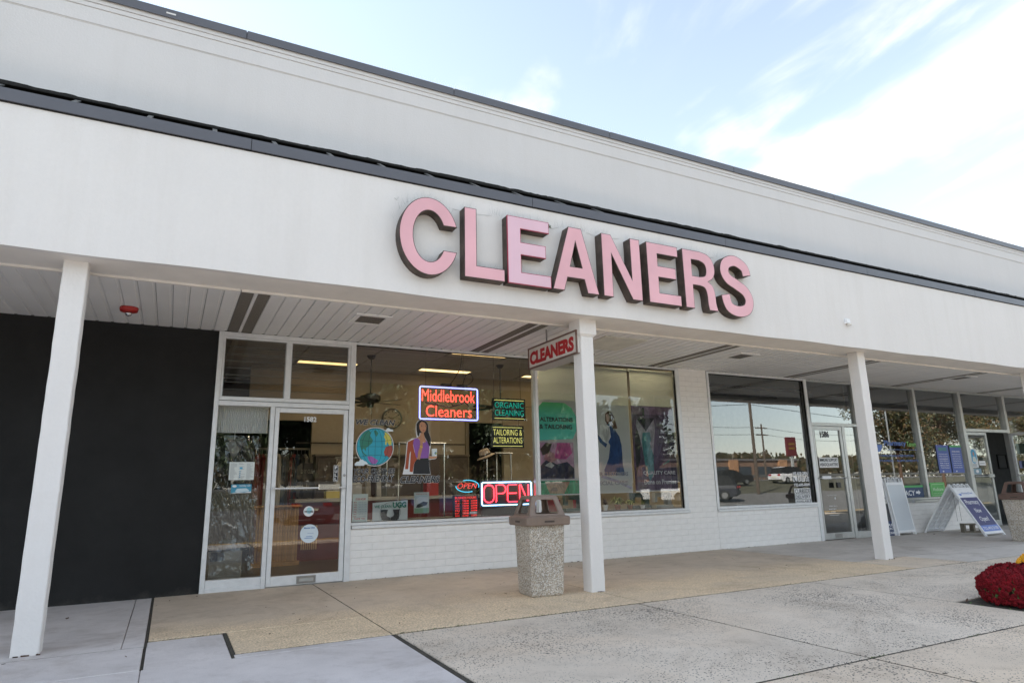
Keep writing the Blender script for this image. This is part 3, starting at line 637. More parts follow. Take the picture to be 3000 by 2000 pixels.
# interiors
ZC = 3.6
bx('shop_floor', 'floor', bd, .3, 8.9, .10, 6, -.03, .01); bx('shop_floor', 'greyfloor', bd, 8.9, 13.25, .10, 6, -.03, .01); bx('shop_floor', 'greyfloor', bd, 13.25, X1, .10, 6, -.03, .01)
bx('room_wall', 'tan', bd, 2.5, 5.85, 4.2, 4.3, 0, ZC); bx('room_wall', 'tan', bd, 1.3, 2.5, 4.2, 4.3, 2.55, ZC); bx('room_wall', 'tan', bd, 6.75, 8.9, 4.2, 4.3, 0, ZC); bx('room_wall', 'tan', bd, 5.85, 6.75, 4.2, 4.3, 2.6, ZC)
bx('room_wall', 'tan', bd, .2, .3, .2, 6, 0, ZC); bx('room_wall', 'tan', bd, 8.85, 8.92, .2, 6, 0, ZC); bx('room_wall', 'dark', bd, .3, 8.9, 6, 6.1, 0, ZC)
bx('room_wall', 'greywall', bd, 8.93, 8.98, .2, 6, 0, ZC); bx('room_wall', 'greywall', bd, 13.22, 13.26, .2, 6, 0, ZC); bx('room_wall', 'greywall', bd, 8.98, 13.22, 3.6, 3.7, 0, ZC)
bx('room_wall', 'darkwall', bd, 13.3, X1 - .2, 4.5, 4.6, 0, ZC)
bx('room_ceiling', 'greywall', bd, 8.98, 13.2, .2, 3.6, 3.3, 3.35); bx('room_ceiling', 'darkwall', bd, 13.3, X1 - .2, .2, 4.5, 3.3, 3.35)
bx('ceiling_grid', 'ceilbar', bd, .3, 8.88, .2, 6, ZC + .02, ZC + .05)
tm = MB().box(-.60, .60, -.295, .295, 0, .02); tme = tm.build('tmp', 'ceil'); tmesh = tme.data; tmesh.name = 'ceiling_tile'; bpy.data.objects.remove(tme)
LAMPS = [(2.62, 3.64), (5.06, 3.64), (7.5, 3.64), (5.06, 2.0), (2.62, .55), (5.06, .55), (7.5, .55)]  # row nearest the windows is out of view, added as interior fill light
for i in range(7):
    for j in range(7):
        cx, cy = 1.40 + i * 1.22, .55 + j * .618
        if any(abs(cx - a) < .61 and abs(cy - b) < .35 for a, b in LAMPS): continue
        o = link('ceiling_tile', tmesh, bd); o.location = (cx - 5, cy - 3, ZC)
for a, b in LAMPS:
    ci = round((a - 1.40) / 1.22); cj = round((b - .55) / .618); cx, cy = 1.40 + ci * 1.22, .55 + cj * .618
    f = MB().box(cx - .60, cx + .60, cy - .295, cy - .25, ZC - .005, ZC + .02).box(cx - .60, cx + .60, cy + .25, cy + .295, ZC - .005, ZC + .02).box(cx - .60, cx - .56, cy - .25, cy + .25, ZC - .005, ZC + .02).box(cx + .56, cx + .60, cy - .25, cy + .25, ZC - .005, ZC + .02)
    fo = f.build('light_fixture', 'ceilbar', bd); nb_ = b < 1; MB().box(cx - .56, cx + .56, cy - .25, cy + (.25 if nb_ else .03), ZC + .005, ZC + .015).build('light_panel', 'lamp_fill' if nb_ else 'lamp', fo)
    if not nb_: MB().box(cx - .56, cx + .56, cy + .03, cy + .25, ZC + .005, ZC + .015).build('diffuser', flat((.62, .58, .48)), fo)

# ---------------------------------------------------------------- columns
def column(x, label, cap=False, y=-2.66, w=.182):
    t = thing('canopy_column', (x + w / 2, y + w / 2, 0), label, 'column', 'square white columns holding up the canopy')
    m = MB(); K = 26; c = .008
    for k in range(K + 1):
        z = .0 + ZFB * k / K; e = random.uniform(-.0022, .0022); f_ = random.uniform(-.0022, .0022)
        a, b, y0, y1 = x + e, x + w + e, y + f_, y + w + f_
        m.v += [(a + c, y0, z), (b - c, y0, z), (b, y0 + c, z), (b, y1 - c, z), (b - c, y1, z), (a + c, y1, z), (a, y1 - c, z), (a, y0 + c, z)]
    for k in range(K):
        for j in range(8): m.f.append((k * 8 + j, k * 8 + (j + 1) % 8, k * 8 + 8 + (j + 1) % 8, k * 8 + 8 + j)); m.m.append(0)
    m.build('shaft', 'column', t)
    if cap:
        a, b, y0, y1 = x - .028, x + w + .032, y - .03, y + w + .03; m = MB()
        m.add([(a, y0, 2.99), (b, y0, 2.99), (b, y1, 2.99), (a, y1, 2.99), (a, y0, 3.172), (b, y0, 3.172), (b, y1, 3.172), (a, y1, 3.172), (x + .0, y, 2.955), (x + w, y, 2.955), (x + w, y + w, 2.955), (x, y + w, 2.955)],
              [(0, 1, 5, 4), (1, 2, 6, 5), (2, 3, 7, 6), (3, 0, 4, 7), (4, 5, 6, 7), (8, 9, 1, 0), (9, 10, 2, 1), (10, 11, 3, 2), (11, 8, 0, 3)])
        m.build('capital', 'column', t)
    m = MB()
    for k in range(14):
        a = random.uniform(x - .012, x + w); s = random.choice([y - .008, y + w - .004])
        m.box(a, a + random.uniform(.01, .03), s, s + .012, 0, random.uniform(.004, .012))
    m.build('base_debris', 'leafbrown', t)
column(-.895, 'white square column before the black wall, leftmost of the columns')
column(4.392, 'white column with a wider block capital right of the trash can', True)
column(9.66, 'plain white column standing in front of the 1586 door sidelight')
column(14.92, 'white column at the right edge near the pharmacy door')

# ---------------------------------------------------------------- brick walls
BW, BH = .305, .0945
def brick_mesh(wd, seed):
    rnd = random.Random(seed); m = MB(); a, b, z0, z1, y0, y1, c = .0005, wd - .0005, .0030, BH - .0030, -.0110, .02, .0032
    m.add([(a, y1, z0), (b, y1, z0), (b, y1, z1), (a, y1, z1), (a, y0 + c, z0), (b, y0 + c, z0), (b, y0 + c, z1), (a, y0 + c, z1), (a + .0006, y0, z0 + c), (b - .0006, y0, z0 + c), (b - .0006, y0, z1 - c), (a + .0006, y0, z1 - c)],
          [(1, 0, 3, 2), (0, 1, 5, 4), (1, 2, 6, 5), (2, 3, 7, 6), (3, 0, 4, 7), (4, 5, 9, 8), (5, 6, 10, 9), (6, 7, 11, 10), (7, 4, 8, 11), (8, 9, 10, 11)])
    me = bpy.data.meshes.new('brick'); me.from_pydata([(a + rnd.uniform(-.0009, .0009), b + rnd.uniform(-.0006, .0006), c + rnd.uniform(-.0012, .0012)) for a, b, c in m.v], [], m.f)
    me.materials.append(M_['brick']); me.update(); return me
BM = [brick_mesh(BW, i) for i in range(5)]; BMC = {}
def bricks(wall, x0, x1, z0, rows, y=0.0):
    org = wall.location
    for r in range(rows):
        x = x0 - (BW / 2 if r % 2 else 0)
        while x < x1 - .02:
            a, b = max(x, x0), min(x + BW, x1)
            if b - a > .03:
                if b - a > BW - .001: me = random.choice(BM)
                else:
                    k = round(b - a, 3); me = BMC.setdefault(k, brick_mesh(k, k))
                o = link('brick', me, wall); o.location = (a - org.x, y - org.y + random.uniform(-.0007, .0007), z0 + r * BH - org.z)
            x += BW
def knee_wall(x0, x1, label, pier=None):
    t = thing('brick_wall', ((x0 + x1) / 2, .05, 0), label, 'brick wall')
    MB().box(x0, x1, -.0052, .12, 0, .668).build('mortar_bed', 'mortar', t)
    bricks(t, x0, x1, 0.005, 7)
    if pier:
        MB().box(pier[0], pier[1], -.0052, .12, .668, 3.262).build('mortar_bed', 'mortar', t)
        bricks(t, pier[0], pier[1], 0.005 + 7 * BH, 27)
        MB().box(pier[0], pier[1], -.010, .01, .005 + 34 * BH, 3.262).build('top_mortar', 'brick', t)
    return t
knee_wall(2.30, 8.97, 'white painted brick wall with tall pier right of the cleaners windows', (8.305, 8.97))
knee_wall(8.975, 11.67, 'low white painted brick wall under the big 1586 window')
knee_wall(13.30, 17.25, 'low white painted brick wall behind the two folding signs')

# ================================================================ SHOPFRONT 1
def frame_bar(parent, x0, x1, z0, z1, y0=-.03, y1=.07, mat='alum', name='frame_bar'):
    return MB().cbox(x0, x1, y0, y1, z0, z1, .004).build(name, mat, parent)
def pane(parent, x0, x1, z0, z1, y, mat='glass', name='window_pane'):
    m = MB(); m.add([(x0, y, z0), (x1, y, z0), (x1, y, z1), (x0, y, z1)], [(0, 1, 2, 3)]); return m.build(name, mat, parent)
sf = thing('shopfront', (3, 0, 0), 'white aluminium cleaners shopfront with door 1582 and two wide windows', 'shopfront')
frame_bar(sf, .492, .548, 0, 3.256); frame_bar(sf, 2.222, 2.298, 0, 3.256); frame_bar(sf, .548, 2.222, 3.195, 3.256)
frame_bar(sf, .548, 2.222, 2.285, 2.345); frame_bar(sf, .548, 2.222, 2.352, 2.402, -.022)
MB().box(.548, 2.222, -.020, .05, 2.345, 2.352).build('caulk_joint', 'joint', sf)
frame_bar(sf, .548, 2.222, 3.17, 3.195, -.015); frame_bar(sf, 1.346, 1.418, 2.402, 3.17, -.018)
frame_bar(sf, .548, .575, 2.402, 3.17, -.012); frame_bar(sf, 2.19, 2.222, 2.402, 3.17, -.012)
frame_bar(sf, 1.188, 1.240, 0, 2.285); frame_bar(sf, .548, 1.188, 0, .145, -.015); frame_bar(sf, .548, 1.188, 0, .05, -.024)
for a, b in ((.575, 1.346), (1.418, 2.19)):
    h = (3.165 - 2.405) / 8
    for k in range(8):
        z = 2.405 + k * h; m = MB(); m.add([(a, .012, z), (b, .012, z), (b, .019, z + h + .010), (a, .019, z + h + .010)], [(0, 1, 2, 3)]); m.build('louvre_slat', 'louvre', sf)
        m = MB().box(a, b, .009, .012, z - .0018, z + .0018); m.build('slat_edge', flat((.16, .17, .15)), sf)
for sx in (.578, 1.340, 1.424, 2.186):
    MB().box(sx - .005, sx + .005, .0, .03, 2.405, 3.165).build('louvre_clip', 'steel', sf)
pane(sf, .548, 1.188, .145, 2.285, .02)
# door leaf
dr = MB(); y0, y1 = -.02, .03
dr.cbox(1.246, 1.302, y0, y1, .015, 2.278); dr.cbox(2.155, 2.215, y0, y1, .015, 2.278); dr.cbox(1.302, 2.155, y0, y1, .015, .135); dr.cbox(1.302, 2.155, y0, y1, 2.214, 2.278)
door = dr.build('door', 'alum', sf)
pane(door, 1.302, 2.155, .135, 2.214, .005, 'glass', 'door_pane')
MB().tube([(1.262, -.075, 1.222), (2.20, -.075, 1.222)], .011, 8).tube([(1.272, -.02, 1.222), (1.272, -.075, 1.222)], .009).tube([(2.19, -.02, 1.222), (2.19, -.075, 1.222)], .009).build('push_bar', 'alum', door)
MB().cbox(1.84, 2.112, -.09, -.06, 1.196, 1.268).build('pull_plate', 'chrome', door)
m = MB().cbox(1.62, 1.86, -.032, -.02, .028, .118); m.build('mail_slot', 'steel', door); MB().cbox(1.65, 1.83, -.038, -.033, .048, .090).build('mail_flap', 'alumgrey', door)
MB().lathe((0, 0, 0), [(.019, 0), (.019, .012), (.008, .014)], 14, Matrix.Translation((2.186, -.02, 1.385)) @ Matrix.Rotation(R(90), 4, 'X')).build('door_lock', 'steel', door)
MB().box(2.2155, 2.2215, -.005, .05, .015, 2.285).build('door_seal', 'rubber', sf); MB().box(1.2405, 1.2455, -.005, .05, .015, 2.285).build('door_seal', 'rubber', sf)
MB().box(1.24, 2.222, -.01, .06, 0, .012).build('threshold', 'steel', sf)
# big windows
pane(sf, 2.298, 5.196, .748, 3.222, .035); pane(sf, 5.284, 8.215, .748, 3.222, .035)
frame_bar(sf, 2.298, 8.285, 3.222, 3.258, -.025); frame_bar(sf, 5.236, 5.284, .748, 3.222, -.02); MB().box(5.196, 5.236, -.012, .05, .748, 3.222).build('mullion_gasket', 'alumgrey', sf)
frame_bar(sf, 8.215, 8.300, .748, 3.222, -.02)
MB().box(8.209, 8.215, .0, .04, .748, 3.222).build('window_gasket', 'rubber', sf); MB().box(2.298, 8.215, .0, .04, 3.214, 3.222).build('window_gasket', 'rubber', sf)
frame_bar(sf, 2.298, 8.300, .712, .748, -.030); frame_bar(sf, 2.31, 8.310, .668, .708, -.045, .06, 'alum', 'window_sill')
# ================================================================ SHOPFRONT 2
s2 = thing('shopfront', (11, 0, 0), 'grey aluminium shopfront of unit 1586 with chained glass door', 'shopfront')
for a in ((8.978, 9.028, .748, 3.256), (9.028, 11.666, 3.215, 3.256), (11.674, 11.760, 0, 3.256), (11.76, 13.24, 3.215, 3.256), (11.76, 13.24, 2.288, 2.352), (12.705, 12.790, 0, 2.288), (13.235, 13.315, 0, 3.256), (12.79, 13.235, 0, .13)):
    frame_bar(s2, *a, mat='alumgrey' if a[0] > 11.7 else 'alum')
frame_bar(s2, 8.978, 11.674, .705, .748, -.03); frame_bar(s2, 8.985, 11.672, .660, .700, -.045, .06, 'alum', 'window_sill')
MB().box(11.666, 11.674, -.012, .03, .748, 3.215).build('window_gasket', 'rubber', s2); MB().box(9.028, 11.666, .0, .04, 3.205, 3.215).build('window_gasket', 'rubber', s2)
pane(s2, 9.028, 11.666, .748, 3.215, .035, 'glass2'); pane(s2, 11.76, 13.235, 2.352, 3.215, .035, 'glass2'); pane(s2, 12.79, 13.235, .13, 2.288, .03, 'glass2')
dr = MB(); dr.cbox(11.765, 11.835, y0, y1, .015, 2.283); dr.cbox(12.630, 12.70, y0, y1, .015, 2.283); dr.cbox(11.835, 12.63, y0, y1, .015, .135); dr.cbox(11.835, 12.63, y0, y1, 2.205, 2.283)
d2 = dr.build('door', 'alumgrey', s2)
pane(d2, 11.835, 12.63, .135, 2.205, .005, 'glass2', 'door_pane')
MB().tube([(11.78, -.06, 1.222), (12.69, -.06, 1.222)], .010, 8).tube([(11.79, -.02, 1.222), (11.79, -.06, 1.222)], .009).tube([(12.68, -.02, 1.222), (12.68, -.06, 1.222)], .009).build('push_bar', 'alumgrey', d2)
MB().cbox(11.86, 12.12, -.075, -.05, 1.20, 1.262).build('pull_plate', 'hdpe', d2)
MB().cbox(12.09, 12.30, -.03, -.02, .035, .12).build('mail_slot', 'steel', d2)
MB().box(12.7, 12.705, -.005, .05, .015, 2.288).build('door_seal', 'rubber', s2)
pl = thing('padlock', (12.3, -.07, 1.03), 'small black padlock hanging from the bar of door 1586', 'padlock')
MB().cbox(12.245, 12.355, -.10, -.06, 1.02, 1.128).build('lock_body', 'blackp', pl)
MB().tube([(12.27, -.08, 1.128), (12.27, -.08, 1.19), (12.285, -.078, 1.232), (12.30, -.075, 1.24), (12.315, -.078, 1.232), (12.33, -.08, 1.19), (12.33, -.08, 1.128)], .005, 6).build('shackle', 'steel', pl)
# ================================================================ SHOPFRONT 3
s3 = thing('shopfront', (17, 0, 0), 'grey aluminium pharmacy shopfront with tall windows and an open door', 'shopfront')
for a in ((13.32, 13.36, .748, 3.256), (15.395, 15.475, .748, 3.256), (17.235, 17.345, 0, 3.256), (19.24, 19.35, 0, 3.256), (17.345, 19.24, 2.270, 2.345), (13.36, 15.395, 3.215, 3.256), (15.475, 17.235, 3.215, 3.256), (17.345, 19.24, 3.215, 3.256), (19.35, 25.8, 3.215, 3.256), (21.7, 21.8, 0, 3.256)):
    frame_bar(s3, *a, mat='alumgrey', y0=-.04)
frame_bar(s3, 13.32, 17.235, .705, .748, -.045, .07, 'alumgrey'); frame_bar(s3, 13.32, 17.235, .655, .70, -.055, .06, 'alumgrey', 'window_sill')
pane(s3, 13.36, 15.395, .748, 3.215, .035, 'glass3'); pane(s3, 15.475, 17.235, .748, 3.215, .035, 'glass3'); pane(s3, 17.345, 19.24, 2.345, 3.215, .035, 'glass3'); pane(s3, 19.35, 25.8, .1, 3.215, .035, 'glass3')
frame_bar(s3, 19.35, 25.8, 0, .1, mat='alumgrey')
def leaf_door(T, parent, w=.92, mat='alumgrey', gm='glass3'):
    m = MB()
    for a in ((0, .07, .015, 2.26), (w - .07, w, .015, 2.26), (.07, w - .07, .015, .14), (.07, w - .07, 2.19, 2.26), ): m.cbox(a[0], a[1], -.02, .025, a[2], a[3], .004, T)
    o = m.build('door', mat, parent); q = MB(); q.add([T @ Vector(p) for p in ((.07, 0, .14), (w - .07, 0, .14), (w - .07, 0, 2.19), (.07, 0, 2.19))], [(0, 1, 2, 3)]); q.build('door_pane', gm, o)
    q = MB(); q.tube([T @ Vector(p) for p in ((.03, -.06, 1.19), (w - .03, -.06, 1.19))], .013, 8); q.build('push_bar', mat, o)
    q = MB(); q.cbox(w - .28, w - .06, -.075, -.05, 1.16, 1.24, .004, T); q.build('pull_plate', mat, o)
    return o
leaf_door(Matrix.Translation((17.35, 0, 0)), s3, .90)
leaf_door(Matrix.Translation((19.25, -.05, 0)) @ Matrix.Rotation(R(-98 + 0), 4, 'Z'), s3, .92, 'alum')
MB().box(17.345, 19.24, -.01, .06, 0, .012).build('threshold', 'steel', s3)

# ================================================================ BIG CHANNEL LETTERS
sg = thing('channel_letter_sign', (4.5, YF, 3.4), 'large faded pink CLEANERS channel letters mounted on the white fascia', 'sign')
B, T0 = 3.392, 4.198; st = .148; hb = .143
def E_(x0, x1, xm=None):
    xm = xm or x1 - .06; zm0, zm1 = 3.742, 3.894
    return [[(x0, B), (x1, B), (x1, B + hb), (x0 + .172, B + hb), (x0 + .172, zm0), (xm, zm0), (xm, zm1), (x0 + .172, zm1), (x0 + .172, T0 - .142), (x1 - .01, T0 - .142), (x1 - .01, T0), (x0, T0)]]
Cc = ell(2.305, 3.790, .333, .436, 19, 341, 44) + ell(2.305, 3.790, .180, .288, 331, 29, 36)
glyphs = [('C', [Cc]), ('L', [[(2.705, B), (3.193, B), (3.193, B + hb), (2.853, B + hb), (2.853, T0), (2.705, T0)]]), ('E', E_(3.233, 3.792)),
 ('A', [[(3.812, B), (3.972, B), (4.018, 3.558), (4.252, 3.558), (4.294, B), (4.460, B), (4.236, T0), (4.052, T0)], [(4.062, 3.700), (4.226, 3.700), (4.146, 4.015)]]),
 ('N', [[(4.526, B), (4.670, B), (4.670, 3.94), (4.960, B), (5.114, B), (5.114, T0), (4.962, T0), (4.962, 3.66), (4.670, T0), (4.526, T0)]]),
 ('E', E_(5.220, 5.745)),
 ('R', [[(5.816, B), (5.966, B), (5.966, 3.715), (6.09, 3.715)] + catmull([(6.09, 3.715), (6.17, 3.69), (6.20, 3.60), (6.205, 3.47), (6.222, B)], 5)[1:] + [(6.372, B), (6.372, 3.42)] + catmull([(6.372, 3.42), (6.352, 3.50), (6.345, 3.64), (6.31, 3.74), (6.24, 3.79)], 5)[1:] + catmull([(6.24, 3.79), (6.33, 3.85), (6.372, 3.96), (6.345, 4.09), (6.26, 4.17), (6.13, T0)], 6)[1:] + [(5.816, T0)],
         [(5.966, 3.842), (6.10, 3.842)] + catmull([(6.10, 3.842), (6.19, 3.87), (6.215, 3.95), (6.19, 4.03), (6.10, 4.066)], 6)[1:] + [(5.966, 4.066)]]),
 ('S', [stroke(catmull([(6.972, 3.965), (6.93, 4.085), (6.76, 4.158), (6.60, 4.105), (6.552, 3.99), (6.61, 3.885), (6.76, 3.815), (6.91, 3.735), (6.975, 3.61), (6.92, 3.485), (6.75, 3.436), (6.585, 3.49), (6.532, 3.655)], 6), .080)])]
for i, (ch, sp) in enumerate(glyphs):
    ret = shape(sp, 'redtrim' if i == 2 else 'ret', sg, YF - .135, .012, 'letter')
    rr = shape(sp, 'ret', ret, YF - .124, .122, 'letter_return', -.002)
    fc = shape(sp, 'pink2' if i == 2 else 'pink', ret, YF - .139, .004, 'letter_face', -.008)
    ret['label'] = 'pink letter %s' % ch if i not in (2,) else 'paler pink letter E with red trim'
m = MB()
def spikes(x0, x1, zf, n, y=YF - .06, h0=.06, h1=.13, spread=.05):
    for k in range(n):
        x = x0 + (x1 - x0) * random.random(); z = zf(x) if callable(zf) else zf
        p = Vector((x, y + random.uniform(-.03, .03), z)); q = p + Vector((random.uniform(-spread, spread), random.uniform(-.05, .05), random.uniform(h0, h1)))
        q2 = q + Vector((random.uniform(-.01, .01), 0, 0)); t = .0010
        m.add([p + Vector((-t, 0, 0)), p + Vector((t, 0, 0)), q], [(0, 1, 2)])
spikes(1.92, 2.62, lambda x: 3.79 + .436 * sqrt(max(0, 1 - ((x - 2.305) / .40) ** 2)), 90)
spikes(2.17, 2.52, 3.50, 70, h0=.05, h1=.13, spread=.10); spikes(2.70, 2.87, T0, 22); spikes(2.86, 3.19, B + hb, 60, h0=.04, h1=.10)
spikes(3.05, 3.80, T0 + .01, 90); spikes(3.42, 3.78, B + hb, 60, h0=.04, h1=.09); spikes(3.42, 3.72, 3.894, 50, h0=.04, h1=.09)
spikes(3.9, 4.66, T0 + .01, 80); spikes(4.08, 4.2, 3.70, 18, h0=.05, h1=.1); spikes(4.95, 5.74, T0 + .005, 90); spikes(5.4, 5.66, B + hb, 40, h0=.04, h1=.08); spikes(5.4, 5.66, 3.894, 40, h0=.04, h1=.08)
spikes(5.95, 6.95, 4.215, 90); spikes(5.98, 6.18, 3.842, 30, h0=.05, h1=.1); spikes(6.6, 6.9, 3.87, 60, h0=.03, h1=.10); spikes(6.58, 6.9, 3.52, 50, h0=.03, h1=.10)
tag(m.build('bird_spike', 'wire', sg), kind='stuff')
m = MB()
for a, b in ((1.95, 2.0), (2.62, 3.1), (3.80, 4.0), (4.4, 4.9), (6.1, 6.5)):
    m.tube([(a, YF - .01, 4.20 + random.uniform(0, .03)), ((a + b) / 2, YF - .012, 4.19), (b, YF - .01, 4.20 + random.uniform(-.02, .03))], .0018, 4)
m.build('sign_wiring', 'wire', sg)
m = MB()
for k in range(30): 
    a = random.uniform(0, 2 * pi); p = Vector((3.84 + random.gauss(0, .02), YF - .03, 4.20 + random.gauss(0, .012))); d = Vector((cos(a), 0, sin(a))) * .018
    m.add([p, p + d * .6 + Vector((.006, -.01, 0)), p + d, p + d * .6 - Vector((.006, 0, 0))], [(0, 1, 2, 3)])
tag(m.build('weed_tuft', 'moss', sg), kind='stuff')
# small camera box on fascia
fb = thing('security_box', (9.18, YF, 3.56), 'tiny white box sensor screwed on the fascia above third column', 'sensor')
MB().cbox(9.15, 9.225, YF - .05, YF, 3.53, 3.60).build('housing', 'hdpe', fb); MB().cbox(9.175, 9.235, YF - .065, YF - .02, 3.50, 3.535).build('lens_hood', 'signwhite', fb)
# strobe
sb = thing('fire_alarm_strobe', (-.50, -.80, 3.26), 'round red alarm strobe with clear dome on the soffit', 'alarm')
MB().lathe((-.50, -.80, 3.262), [(.060, -.055), (.088, -.045), (.095, -.02), (.095, 0)], 24).build('housing', plain('alarm_red', (.38, .02, .015), .4), sb, smooth=True)
MB().lathe((-.50, -.80, 3.262), [(.004, -.098), (.022, -.092), (.034, -.075), (.036, -.052)], 16).build('lens', 'chrome', sb, smooth=True)
# blade sign hanging from soffit
bs = thing('hanging_sign', (4.35, -1.6, 3.0), 'small white hanging sign with red CLEANERS lettering beside second column', 'sign')
MB().box(4.36, 4.60, -2.62, -1.41, 2.762, 3.035).build('sign_box', 'signwhite', bs)
fr = MB().mat(0)
for a in ((4.345, 4.362, -2.63, -1.40, 3.028, 3.045), (4.345, 4.362, -2.63, -1.40, 2.752, 2.768), (4.345, 4.362, -1.414, -1.40, 2.768, 3.028), (4.345, 4.362, -2.63, -2.612, 2.768, 3.028), (4.362, 4.61, -1.414, -1.395, 2.752, 3.045), (4.362, 4.61, -2.63, -1.414, 2.750, 2.760)): fr.box(*a)
fr.build('sign_frame', 'signframe', bs)
MB().box(4.37, 4.59, -2.62, -1.42, 2.744, 2.750).build('sign_underside', flat((.45, .43, .40)), bs)
TX = Matrix.Translation(Vector((4.3565, -1.435, 0)) - bs.location) @ Matrix.Rotation(R(-90), 4, 'Z')
textbox('CLEANERS', 'redpaint', bs, .0, 1.12, 2.800, 2.985, 0, .060, 0, T=TX)
for y in (-1.7, -2.3): MB().tube([(4.48, y, 3.03), (4.48, y, 3.262)], .012, 6).build('hanger_rod', 'steel', bs)

# ---------------------------------------------------------------- litter bins
def trash_can(x, y, label, rz, lid='brown', taper=.022):
    t = thing('trash_can', (x, y, 0), label, 'trash can', 'square pebble trash cans with plastic hoods', rz)
    m = MB(); w0, w1, c = .195, .195 + taper, .02
    levels = [(0, w0 - .018), (.02, w0 - .004), (.045, w0), (.40, (w0 + w1) / 2), (.765, w1)]
    for z, w_ in levels:
        for sx, sy in ((1, -1), (1, 1), (-1, 1), (-1, -1)):
            a = [(sx * w_, sy * (w_ - c), z), (sx * (w_ - c), sy * w_, z)]
            m.v += a if sx * sy > 0 else a[::-1]
    for k in range(len(levels) - 1):
        for j in range(8): m.f.append((k * 8 + j, k * 8 + (j + 1) % 8, k * 8 + 8 + (j + 1) % 8, k * 8 + 8 + j)); m.m.append(0)
    m.f.append(tuple(range(8))[::-1]); m.m.append(0); m.f.append(tuple(32 + j for j in range(8))); m.m.append(0)
    m.build('concrete_body', 'pebble', t, True)
    # lid skirt
    m = MB(); W, h0, h1 = .268, .752, .850
    def ring(w_, z, c=.022):
        r = []
        for sx, sy in ((1, -1), (1, 1), (-1, 1), (-1, -1)):
            a = [(sx * w_, sy * (w_ - c), z), (sx * (w_ - c), sy * w_, z)]; r += a if sx * sy > 0 else a[::-1]
        return r
    rings = [ring(w1 + .004, h0 + .01), ring(W - .008, h0), ring(W, h0 + .012), ring(W + .002, h1 - .012), ring(W - .012, h1), ring(.232, h1 + .006), ring(.224, h1 + .012), ring(.19, h1 + .012), ring(.17, h1 - .10)]
    for r in rings: m.v += r
    for k in range(len(rings) - 1):
        for j in range(8): m.f.append((k * 8 + j, k * 8 + (j + 1) % 8, k * 8 + 8 + (j + 1) % 8, k * 8 + 8 + j)); m.m.append(0)
    sk = m.build('lid_skirt', lid, t, True)
    MB().box(-.06, .06, -W - .004, -W + .006, h0 + .035, h0 + .055).build('lid_grip', 'ret', sk, True)
    MB().box(-W - .004, -W + .006, -.06, .06, h0 + .035, h0 + .055).build('lid_grip', 'ret', sk, True)
    MB().box(-.17, .17, -.17, .17, .70, .72).build('bin_liner', 'blackp', t, True)
    # hood: four sloping walls with big rounded openings
    zb, zt, wb, wt = h1 + .006, 1.066, .222, .158; thk = .014
    def P(side, u_, v_, ins=0.0):
        w_ = wb + (wt - wb) * v_ - ins; z = zb + (zt - zb) * v_; a = u_ * (wb + (wt - wb) * v_ - ins)
        return [(a, -w_, z), (w_, a, z), (-a, w_, z), (-w_, -a, z)][side]
    out = [(-1, 0), (1, 0), (1, 1), (-1, 1)]
    hol = [(-.60, .10), (.60, .10), (.72, .18), (.70, .74), (.60, .84), (-.60, .84), (-.70, .74), (-.72, .18)]
    for sd in range(4):
        m = MB()
        for ins in (0, thk):
            for p in out + hol: m.v.append(P(sd, p[0], p[1], ins))
        q = [(0, 1, 5, 4), (1, 6, 5), (1, 2, 7, 6), (2, 8, 7), (2, 3, 9, 8), (3, 10, 9), (3, 0, 11, 10), (0, 4, 11)]
        for f in q: m.f.append(f); m.f.append(tuple(i + 12 for i in f)[::-1]); m.m += [0, 0]
        for j in range(8): a, b = 4 + j, 4 + (j + 1) % 8; m.f.append((a, b, b + 12, a + 12)); m.m.append(0)
        m.build('hood_side', lid, t, True)
    m = MB(); rr = [ring(wt + .002, zt - .004, .02), ring(wt - .004, zt + .006, .02), ring(wt - .03, zt + .012, .03)]
    for r in rr: m.v += r
    for k in range(2):
        for j in range(8): m.f.append((k * 8 + j, k * 8 + (j + 1) % 8, k * 8 + 8 + (j + 1) % 8, k * 8 + 8 + j)); m.m.append(0)
    m.f.append(tuple(16 + j for j in range(8))); m.m.append(0); m.f.append(tuple(range(8))[::-1]); m.m.append(0)
    m.build('hood_top', lid, t, True)
trash_can(3.865, -2.425, 'pebble trash can with brown plastic hood left of the second column', R(-4))
trash_can(14.28, -2.40, 'pebble trash can with dark brown hood at the right edge of the photo', R(2), 'brown2', .04)

